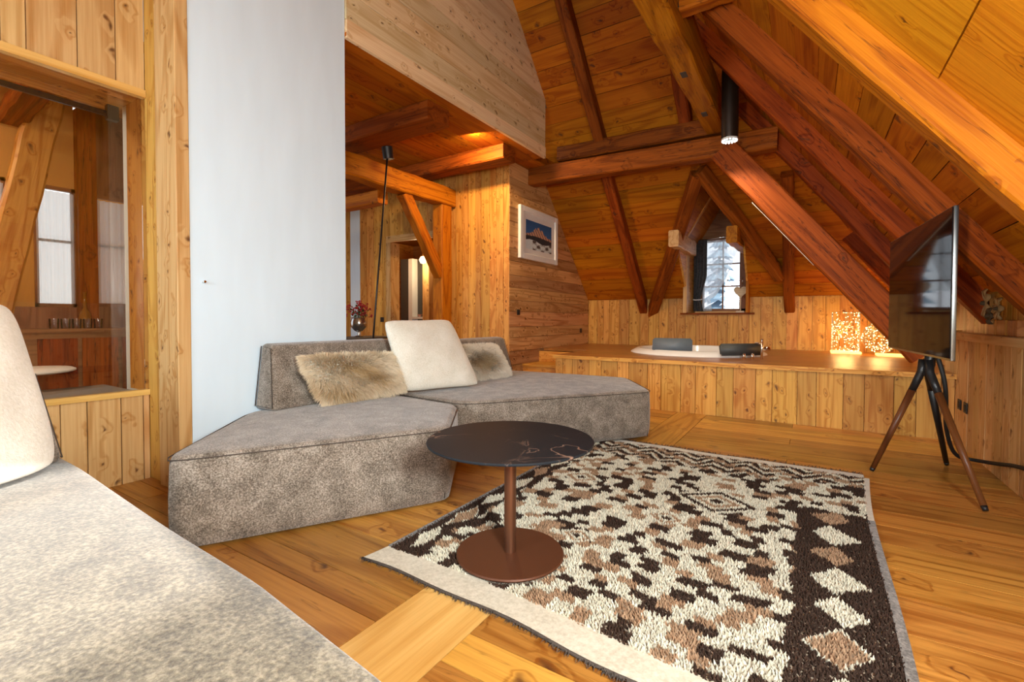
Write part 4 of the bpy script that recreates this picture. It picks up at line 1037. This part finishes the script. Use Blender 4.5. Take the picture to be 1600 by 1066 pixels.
# pile tufts
SP = .0098; tv = []; tf = []; tc_ = []
gx = np.arange(RX0, RX1, SP); gy = np.arange(RY0, RY1, SP)
for y in gy:
    for x in gx:
        px_ = x+rr.uniform(-.004, .004); py_ = y+rr.uniform(-.004, .004); c_ = rugcol(px_, py_)
        X, Y = edge_shift(px_, py_)
        if (X-TX)**2+(Y-TY)**2 < .244**2: h = .009
        else: h = .019+.006*rr.rand()
        a = rr.uniform(0, 6.28); r = .0078; lx, ly = rr.uniform(-.006, .006), rr.uniform(-.010, .001); g = rr.uniform(.78, 1.12)
        b = len(tv)
        for k in range(3): tv.append((X+r*math.cos(a+k*2.094), Y+r*math.sin(a+k*2.094), .004))
        tv.append((X+lx, Y+ly, h)); tf += [(b, b+1, b+3), (b+1, b+2, b+3), (b+2, b, b+3)]
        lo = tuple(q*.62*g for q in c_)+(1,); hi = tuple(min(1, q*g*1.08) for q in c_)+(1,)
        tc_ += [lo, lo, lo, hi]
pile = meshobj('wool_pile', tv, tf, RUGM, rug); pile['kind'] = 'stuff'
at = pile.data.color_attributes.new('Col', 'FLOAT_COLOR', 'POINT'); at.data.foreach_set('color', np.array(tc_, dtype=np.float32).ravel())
# flat-woven cream ends, selvage and fringe
def strip(name, pts_a, pts_b, z, th, mat, parent):
    n = len(pts_a); v = [(p[0], p[1], zz) for zz in (.001, z+th) for p in list(pts_a)+list(pts_b)]
    f = []
    for i in range(n-1): f += [(2*n+i, 2*n+i+1, 3*n+i+1, 3*n+i), (i, n+i, n+i+1, i+1), (i, i+1, 2*n+i+1, 2*n+i), (n+i, 3*n+i, 3*n+i+1, n+i+1)]
    f += [(0, 2*n, 3*n, n), (n-1, 2*n-1, 4*n-1, 3*n-1)]
    o = meshobj(name, v, f, mat, parent)
    bm = bmesh.new(); bm.from_mesh(o.data); bmesh.ops.recalc_face_normals(bm, faces=bm.faces); bm.to_mesh(o.data); bm.free(); return o
KILIM = fabric('cream_kilim', (.46, .41, .31), (.56, .51, .40), (.64, .59, .48), 60, bump=.3)
GREYW = fabric('grey_wool_edge', (.06, .05, .045), (.14, .125, .11), (.27, .245, .22), 90)
xs = [RX0-.02+(RX1-RX0+.02)*i/24 for i in range(25)]
A = [edge_shift(x, RY0+.004) for x in xs]; B = [(a[0]-.02*(1-i/24), a[1]-.145+.008*math.sin(i*.8)) for i, a in enumerate(A)]
strip('near_end_band', A, B, .007, .003, KILIM, rug)['label'] = 'cream flat-woven end'
A2 = [edge_shift(x, RY1-.004) for x in xs]; B2 = [(a[0], a[1]+.095+.006*math.sin(i*.9)) for i, a in enumerate(A2)]
strip('far_end_band', A2, B2, .007, .003, KILIM, rug)['label'] = 'cream flat-woven end'
ys = [RY0+(1.62)*i/20 for i in range(21)]
strip('side_edge', [edge_shift(RX1-.004, y) for y in ys], [(edge_shift(RX1, y)[0]+.028, edge_shift(RX1, y)[1]) for y in ys], .012, .003, GREYW, rug)['label'] = 'grey wool selvage'
ys = [RY0+1.62+(RY1-RY0-1.62)*i/12 for i in range(13)]
strip('side_edge', [edge_shift(RX1-.004, y) for y in ys], [(edge_shift(RX1, y)[0]+.026, edge_shift(RX1, y)[1]) for y in ys], .012, .003, KILIM, rug)['label'] = 'cream selvage'
ys = [RY0+(RY1-RY0)*i/20 for i in range(21)]
strip('side_edge', [edge_shift(RX0+.004, y) for y in ys], [(edge_shift(RX0, y)[0]-.02, edge_shift(RX0, y)[1]) for y in ys], .012, .003, GREYW, rug)['label'] = 'grey wool selvage'
FR = plain('dark_fringe', (.07, .055, .045), .9)
parts = []
for (line, sg) in ((B, -1), (B2, 1)):
    for i in range(420):
        t = rr.uniform(0, 24); k = min(int(t), 23); a = Vector(line[k]).lerp(Vector(line[k+1]), t-k); l = rr.uniform(.012, .03) if sg < 0 else rr.uniform(.03, .08)
        d = Vector((rr.uniform(-.8, .8), sg)).normalized(); s = Vector((-d.y, d.x))*.0018; e = a+d*l+s*rr.uniform(-4, 4); z1_ = rr.uniform(.004, .02)
        parts.append(([(a.x-s.x, a.y-s.y, .004), (a.x+s.x, a.y+s.y, .004), (a.x+d.x*l*.5+s.x, a.y+d.y*l*.5+s.y, z1_), (a.x+d.x*l*.5-s.x, a.y+d.y*l*.5-s.y, z1_), (e.x, e.y, .003)], [(0, 1, 2, 3), (3, 2, 4)]))
fr_ = joined('fringe', parts, FR, rug); fr_['kind'] = 'stuff'
tube('fringe_cord', [(p[0], p[1], .008) for p in B], .006, FR, rug, 6); tube('fringe_cord', [(p[0], p[1], .008) for p in B2], .003, FR, rug, 6)

# ------------------------------------------------------------------ television on tripod
tl_, tr_ = Vector((.535, 4.86, 0)), Vector((.650, 3.475, 0)); ax = (tr_-tl_).normalized(); nn = Vector((ax.y, -ax.x, 0))  # nn towards screen side?
if nn.x > 0: nn = -nn
cen = (tl_+tr_)/2; ZB, ZT = .872, 1.728
tv_ = empty('television', (cen.x, cen.y, ZB), 'thin flat television with grey metal edge on a tripod stand', 'television')
def tbox(name, a0, a1, d0, d1, z0, z1, mat, parent, bev=0):
    c = cen+ax*(a0+a1)/2-nn*(d0+d1)/2; c.z = (z0+z1)/2
    return obox(name, c, ((a1-a0)/2, (d1-d0)/2, (z1-z0)/2), (ax, -nn, (0, 0, 1)), mat, parent, bev)
hw = (tr_-tl_).length/2
fr0 = tbox('back_shell', -hw, hw, .004, .026, ZB, ZT, ALU, tv_, .003)
tbox('screen', -hw+.008, hw-.008, .0, .004, ZB+.014, ZT-.008, SCREEN, tv_)
tbox('rear_housing', -.45, .45, .026, .06, ZB+.02, ZB+.45, BLACK, tv_, .01)
st = empty('tripod_stand', (.71, 4.22, 0), 'television tripod with walnut legs and black hub', 'stand')
hub = Vector((.665, 4.19, 0))
tube('hub_column', [(hub.x+.03, hub.y, 1.15), (hub.x+.02, hub.y, .80), (hub.x, hub.y, .72)], .030, BLACK, st, 14)
tbox('mount_plate', -.15, .15, .061, .075, .95, 1.25, BLACK, st)
feet = ((.39, 4.25), (.885, 4.74), (.862, 3.70))
for i, (fx, fy) in enumerate(feet):
    ft = Vector((fx, fy, .008)); tp = Vector((hub.x+(fx-hub.x)*.05, hub.y+(fy-hub.y)*.05, .77)); d = ft-tp
    a = tp+d*.20
    tube('hub_arm', [tp+Vector((0, 0, .06)), tp+d*.03, tp+d*.1, a], .024, BLACK, st, 12, taper=(1.1, .9))
    rod('leg', a, tp+d*.97, .0225, W_LEG if i != 1 else BLACK, st, 16, .0165)
    rod('foot_tip', tp+d*.97, ft, .017, BLACK, st, 12, .014)
bc = tube('power_cable', [(.70, 4.16, 1.0), (.715, 4.15, .86), (.745, 4.13, .74), (.765, 4.15, .60), (.80, 4.35, .35), (.90, 4.62, .10), (1.02, 4.72, .07), (1.085, 4.45, .12), (1.09, 4.1, .20), (1.095, 3.8, .235), (1.095, 3.4, .235), (1.095, 2.6, .22)], .013, RUBBER, smooth_path=3, seg=12)
tag(bc, 'thick black cable from the television running along the knee wall', 'cable')

# ------------------------------------------------------------------ sockets, picture, lamps
def socket(name, c, face, label):
    t = empty(name, c, label, 'socket')
    if face == 'x+': box('plate', (c[0], c[1]-.042, c[2]-.042), (c[0]+.008, c[1]+.042, c[2]+.042), DMETAL, t, 'x', .002, 1); lathe('insert', [(.0, 0), (.022, 0), (.022, .004), (0, .004)], BLACK, None, t, 20, M=T(c[0]+.008, c[1], c[2]) @ Matrix.Rotation(math.pi/2, 4, 'Y'))
    if face == 'x-': box('plate', (c[0]-.008, c[1]-.045, c[2]-.045), (c[0], c[1]+.045, c[2]+.045), DMETAL, t, 'x', .002, 1); box('insert', (c[0]-.011, c[1]-.026, c[2]-.026), (c[0]-.008, c[1]+.026, c[2]+.026), RUBBER, t)
    if face == 'y-': box('plate', (c[0]-.042, c[1]-.008, c[2]-.042), (c[0]+.042, c[1], c[2]+.042), DMETAL, t, 'x', .002, 1)
socket('wall_socket', (-3.772, 6.11, 1.20), 'x+', 'black switch on the rough boarded wall below the picture')
socket('wall_socket', (-3.772, 8.43, .875), 'x+', 'black socket near the back corner above the platform')
socket('wall_socket', (1.115, 5.56, .36), 'x-', 'left of two black sockets on the right knee wall')
socket('wall_socket', (1.115, 5.37, .36), 'x-', 'right of two black sockets on the right knee wall')
socket('wall_switch', (-6.49, 5.862, 1.08), 'y-', 'small black switch left of the doorway')
pic = empty('framed_picture', (-3.77, 6.72, 2.43), 'white-framed mountain photograph on the rough boarded wall', 'picture')
yA, yB, zA, zB = 6.09, 7.33, 2.03, 2.84; fw = .085
for a, b, g in (((yA, zA), (yA+fw, zB), 'z'), ((yB-fw, zA), (yB, zB), 'z'), ((yA+fw, zA), (yB-fw, zA+fw), 'y'), ((yA+fw, zB-fw), (yB-fw, zB), 'y')):
    box('frame_bar', (-3.772, a[0], a[1]), (-3.722, b[0], b[1]), WHITE, pic, g, .006, 1)
box('passepartout', (-3.772, yA+fw, zA+fw), (-3.745, yB-fw, zB-fw), WHITE, pic)
# photograph: blue sky, glowing peaks, dark forest, snow and trees
py0, py1, pz0, pz1 = yA+.19, yB-.20, zA+.17, zB-.19
nx, ny = 90, 60; v = []; cols = []; r3 = np.random.RandomState(2)
pk = lambda t: .60+.20*math.exp(-((t-.42)/.17)**2)+.10*math.exp(-((t-.62)/.12)**2)+.05*math.sin(t*43)*math.exp(-((t-.5)/.25)**2)+.03*math.sin(t*91)*math.exp(-((t-.5)/.3)**2)-.15*abs(t-.5)
for j in range(ny+1):
    for i in range(nx+1):
        t, s = i/nx, j/ny; v.append((-3.7445, py0+(py1-py0)*t, pz0+(pz1-pz0)*s)); n_ = r3.rand()
        if s > pk(t): c_ = (.03+.03*(1-s), .10+.1*(1-s), .26+.25*(1-s))
        elif s > .50-.1*abs(t-.4): c_ = (.52+.2*n_, .30+.1*n_, .20+.06*n_) if math.sin(t*60+s*30) > -.2 else (.22, .15, .14)
        elif s > .30+.05*math.sin(t*7): c_ = (.02+.03*n_, .03+.02*n_, .05)
        elif math.sin(t*19+2)*math.cos(s*22)+(n_-.5) > .2 and t > .25: c_ = (.10, .08, .07)
        else: c_ = (.62+.1*n_, .72+.1*n_, .75+.1*n_)
        cols.append((*c_, 1))
f = [(j*(nx+1)+i, j*(nx+1)+i+1, (j+1)*(nx+1)+i+1, (j+1)*(nx+1)+i) for j in range(ny) for i in range(nx)]
ph_ = meshobj('mountain_photo', v, f, PRINT, pic); ph_['label'] = 'mountain photograph with blue sky and glowing peaks'
ph_.data.color_attributes.new('Col', 'FLOAT_COLOR', 'POINT').data.foreach_set('color', np.array(cols, dtype=np.float32).ravel())

fl = empty('floor_lamp', (-3.62, 3.05, 0), 'slender black floor lamp leaning behind the sofa', 'lamp')
rod('pole', (-3.62, 3.06, .02), (-3.60, 3.325, 2.72), .009, BLACK, fl); lathe('base', [(.0, 0), (.13, 0), (.13, .018), (0, .02)], BLACK, (-3.62, 3.06, 0), fl, 32)
M = T(-3.60, 3.33, 2.76) @ Matrix.Rotation(.18, 4, 'X')
lathe('lamp_head', [(.0, -.06), (.052, -.06), (.055, .055), (.05, .06), (0, .06)], BLACK, None, fl, 28, M=M)
# console with vase of red berries
co = empty('console_table', (-4.35, 3.45, 0), 'dark narrow console table behind the sofa', 'table')
box('console_top', (-4.65, 2.70, .865), (-4.20, 4.05, .885), DARKGREY, co, 'y', .003, 1)
for x in (-4.62, -4.23):
    for y in (2.74, 4.01): box('leg', (x-.015, y-.015, 0), (x+.015, y+.015, .865), BLACK, co, 'z')
vb = Vector((-4.40, 3.62, .886))
va = empty('silver_vase', vb, 'silver footed vase on the console holding red berries', 'vase')
lathe('vase_body', [(.05, 0), (.052, .006), (.015, .02), (.013, .055), (.05, .075), (.088, .12), (.092, .17), (.078, .215), (.084, .225), (.074, .215), (.08, .17), (.07, .12)], plain('vase_silver', (.45, .44, .42), .22, .95), vb, va, 36, True)
bo = empty('berry_bouquet', vb+Vector((0, 0, .22)), 'bunch of red berries with green leaves in the silver vase', 'bouquet')
r4 = random.Random(4); stems = []; berries = []; leaves = []
ico = bmesh.new(); bmesh.ops.create_icosphere(ico, subdivisions=1, radius=1); iv = [q.co.copy() for q in ico.verts]; iff = [[q.index for q in fc.verts] for fc in ico.faces]; ico.free()
for i in range(46):
    a = r4.uniform(0, 6.28); r = r4.uniform(.01, .15); h = r4.uniform(.06, .20)-(r*.35); p = Vector((math.cos(a)*r, math.sin(a)*r, h))
    s = p.cross(Vector((0, 0, 1))).normalized()*.0015; stems.append(([Vector((0, 0, -.06))+s, Vector((0, 0, -.06))-s, p-s, p+s], [(0, 1, 2, 3)]))
    for _ in range(4):
        q = p+Vector([r4.uniform(-.018, .018) for _ in range(3)]); k = r4.uniform(.007, .012); berries.append(([q+w__*k for w__ in iv], iff))
    for _ in range(2):
        q = p*r4.uniform(.4, .85); d = Vector((r4.uniform(-1, 1), r4.uniform(-1, 1), r4.uniform(-.4, .6))).normalized()*.045; n_ = d.cross(Vector((0, 0, 1))).normalized()*.014
        leaves.append(([q, q+d*.5+n_, q+d, q+d*.5-n_], [(0, 1, 2, 3)]))
for nm, pr2, mt in (('stems', stems, LEAF), ('berries', berries, BERRY), ('leaves', leaves, LEAF)):
    o = joined(nm, pr2, mt, bo, T(vb+Vector((0, 0, .22)))); o['kind'] = 'stuff'
# cylinder pendant beside the purlin
pe = empty('cylinder_lamp', (-.78, 5.68, 3.07), 'dark cylinder spotlight with bright crystal ring hanging by the purlin', 'lamp')
lathe('lamp_tube', [(.085, 3.09), (.088, 3.10), (.088, 3.90), (.0, 3.90)], plain('dark_bronze', (.03, .018, .012), .35, .6), (-.78, 5.68, 0), pe, 36)
lathe('lamp_ring', [(.05, 3.07), (.082, 3.07), (.085, 3.088), (.05, 3.09)], plain('crystal', (.8, .85, .85), .05, .3), (-.78, 5.68, 0), pe, 36, True)
dots = []
for i in range(14):
    a = i*6.283/14; q = Vector((math.cos(a)*.072, math.sin(a)*.072, 3.066)); dots.append(([q+w__*.011 for w__ in iv], iff))
joined('crystals', dots, LEDW, pe, T(-.78, 5.68, 0))
# heart on the dormer sill
he = empty('wooden_heart', (-1.0, 9.0, 1.215), 'pale wooden heart on a stick on the window sill', 'ornament')
def heart(cx, cz, s, y, th):
    pts = []
    for i in range(40):
        t = i*math.pi*2/40; pts.append((cx+s*.062*16*math.sin(t)**3/10*1.0, cz+s*.062*(13*math.cos(t)-5*math.cos(2*t)-2*math.cos(3*t)-math.cos(4*t))/10*1.15))
    n = len(pts); v = [(p[0], y, p[1]) for p in pts]+[(p[0], y+th, p[1]) for p in pts]+[(cx, y-.006, cz), (cx, y+th+.006, cz)]
    f = [((i+1) % n, i, 2*n) for i in range(n)]+[(n+i, n+(i+1) % n, 2*n+1) for i in range(n)]+[(i, (i+1) % n, n+(i+1) % n, n+i) for i in range(n)]
    return v, f
v, f = heart(-1.03, 1.58, 1.05, 8.99, .03); c = Vector((-1.03, 9.0, 1.58)); meshobj('heart', [Vector(p)-c for p in v], f, HEARTM, he, T(c))
rod('stick', (-1.03, 9.005, 1.25), (-1.03, 9.005, 1.50), .012, HEARTM, he); box('foot', (-1.09, 8.93, 1.216), (-.96, 9.07, 1.25), HEARTM, he, 'x', .004, 1)
# dormer curtains
cu = empty('grey_curtain', (-1.72, 9.2, 1.25), 'dark grey pleated curtain gathered left of the dormer window', 'curtain')
n = 60; v = []; lv = 16
for k in range(lv+1):
    z = 1.25+(2.56-1.25)*k/lv; s = k/lv
    wd = .13+.11*min(1, abs(s-.17)*3.2); x0 = -1.86+.0*(1-s)
    for j in range(n+1):
        t = j/n; v.append((x0+wd*t+.004*math.sin(j*1.7), 9.20+.028*math.sin(t*math.pi*9)*(1 if abs(s-.17) > .06 else .5), z))
f = [(k*(n+1)+j, k*(n+1)+j+1, (k+1)*(n+1)+j+1, (k+1)*(n+1)+j) for k in range(lv) for j in range(n)]
meshobj('cloth', v, f, F_CURT, cu, None, True)
tube('tie_band', [(-1.87, 9.16, 1.47), (-1.80, 9.15, 1.455), (-1.72, 9.16, 1.46), (-1.70, 9.22, 1.47)], .012, WHITE, cu, 8)
sh = empty('swept_sheer', (-1.4, 9.22, 1.5), 'white sheer curtain swept aside across the dormer window', 'curtain')
v = []; n = 50; lv = 22
for k in range(lv+1):
    s = k/lv; z = 1.47+(2.55-1.47)*s
    xr_ = -1.56+(.50)*(s**.62); xl_ = -1.70
    for j in range(n+1):
        t = j/n; x = xl_+(xr_-xl_)*t; drop = (1-s)*0
        v.append((x, 9.255+.016*math.sin(t*25+s*2)*(.35+.65*s), z+.0*t))
for k in range(5):
    pass
f = [(k*(n+1)+j, k*(n+1)+j+1, (k+1)*(n+1)+j+1, (k+1)*(n+1)+j) for k in range(lv) for j in range(n)]
meshobj('cloth', v, f, SHEER, sh, None, True)
v = []
for k in range(9):
    s = k/8; z = 1.25+.22*s
    for j in range(21):
        t = j/20; v.append((-1.70+(.14+.03*(1-s))*t, 9.255+.014*math.sin(t*20), z))
meshobj('cloth_tail', v, [(k*21+j, k*21+j+1, (k+1)*21+j+1, (k+1)*21+j) for k in range(8) for j in range(20)], SHEER, sh, None, True)
tag(rod('curtain_rod', (-1.84, 9.22, 2.565), (-.98, 9.22, 2.60), .010, CHROME), 'thin metal curtain rod above the dormer window', 'rod')
# dried flower ornament on the right ledge
def rosette(c, R, n, mat, parent, nm='petal'):
    for i in range(n):
        a = i*6.283/n; u = Vector((0, math.cos(a), math.sin(a))); w_ = Vector((0, -math.sin(a), math.cos(a))); o = Vector((-.012, 0, 0)); k = []
        for t, wd, dx in ((.12, .10, 0), (.45, .26, -.022), (.8, .30, -.03), (1.0, .12, -.012)):
            k += [u*R*t+w_*R*wd+Vector((dx, 0, 0)), u*R*t-w_*R*wd+Vector((dx, 0, 0))]
        v = k+[q+Vector((.008, 0, 0)) for q in k]
        f = [(0, 1, 3, 2), (2, 3, 5, 4), (4, 5, 7, 6), (8, 10, 11, 9), (10, 12, 13, 11), (12, 14, 15, 13), (0, 2, 10, 8), (2, 4, 12, 10), (4, 6, 14, 12), (6, 7, 15, 14), (7, 5, 13, 15), (5, 3, 11, 13), (3, 1, 9, 11), (1, 0, 8, 9)]
        meshobj(nm, v, f, mat, parent, T(c), True)
    lathe('flower_centre', [(0, 0), (R*.17, .0), (R*.13, .02), (0, .028)], DRIEDD, None, parent, 12, M=T(Vector(c)-Vector((.02, 0, 0))) @ Matrix.Rotation(-math.pi/2, 4, 'Y'))
for i, (c, R, n, mt, lb) in enumerate((((1.195, 5.22, 1.235), .12, 7, DRIED, 'large dried wooden flower at left of the ledge wall'), ((1.195, 4.90, 1.185), .09, 6, DRIED, 'smaller pale dried flower right of the large one'), ((1.185, 5.05, 1.13), .07, 6, DRIEDD, 'lowest dark dried flower between the other two'))):
    t = empty('dried_flower', c, lb, 'ornament', 'dried flowers on the ledge wall'); rosette(c, R, n, mt, t)
for i, (a, b) in enumerate(((4.99, 5.19), (4.76, 4.95), (4.54, 4.72))):
    bk = box('upright_board', (1.185, a, .986), (1.228, b, 1.10), W_DECK, None, 'z', .004, 1)
    tag(bk, ('dark-stained board upright on the ledge, under the flowers', 'middle upright board on the right ledge', 'upright board on the ledge nearest the camera')[i], 'board', 'upright boards on the ledge')
# corridor beyond the door
cb = empty('grey_cabinet', (-7.4, 7.6, 0), 'dark grey cabinet with pale post seen through the doorway', 'cabinet')
box('cabinet_panel', (-7.66, 7.45, 0), (-7.42, 7.95, 2.40), DARKGREY, cb, 'z'); box('cabinet_side', (-7.415, 7.44, 0), (-7.30, 7.95, 2.40), WHITE, cb, 'z')
box('cabinet_panel', (-7.295, 7.6, 0), (-6.99, 7.95, 2.42), DARKGREY, cb, 'z'); box('cabinet_post', (-6.98, 7.42, 0), (-6.80, 7.95, 2.60), W_LIGHT, cb, 'z')
box('white_shelf', (-7.29, 7.43, 1.09), (-6.99, 7.6, 1.14), WHITE, cb, 'x')
wl = empty('wall_lamp', (-6.88, 7.36, 2.33), 'glowing warm wall lamp beyond the doorway', 'lamp')
lathe('lamp_globe', [(0, -.08), (.05, -.065), (.08, 0), (.05, .065), (0, .08)], LAMPG, (-6.88, 7.33, 2.33), wl, 24)
rod('lamp_arm', (-6.88, 7.42, 2.33), (-6.88, 7.34, 2.33), .015, CHROME, wl)
point_light('wall_lamp_light', (-6.75, 7.1, 2.2), 25, (1, .72, .4), .1)
cup = lathe('pink_bowl', [(.02, 0), (.055, .05), (.05, .05), (.018, .008)], plain('pink_ceramic', (.6, .3, .25), .3), (-7.14, 7.50, 1.141), None, 20, True)
tag(cup, 'small pinkish bowl on the white shelf beyond the doorway', 'bowl')
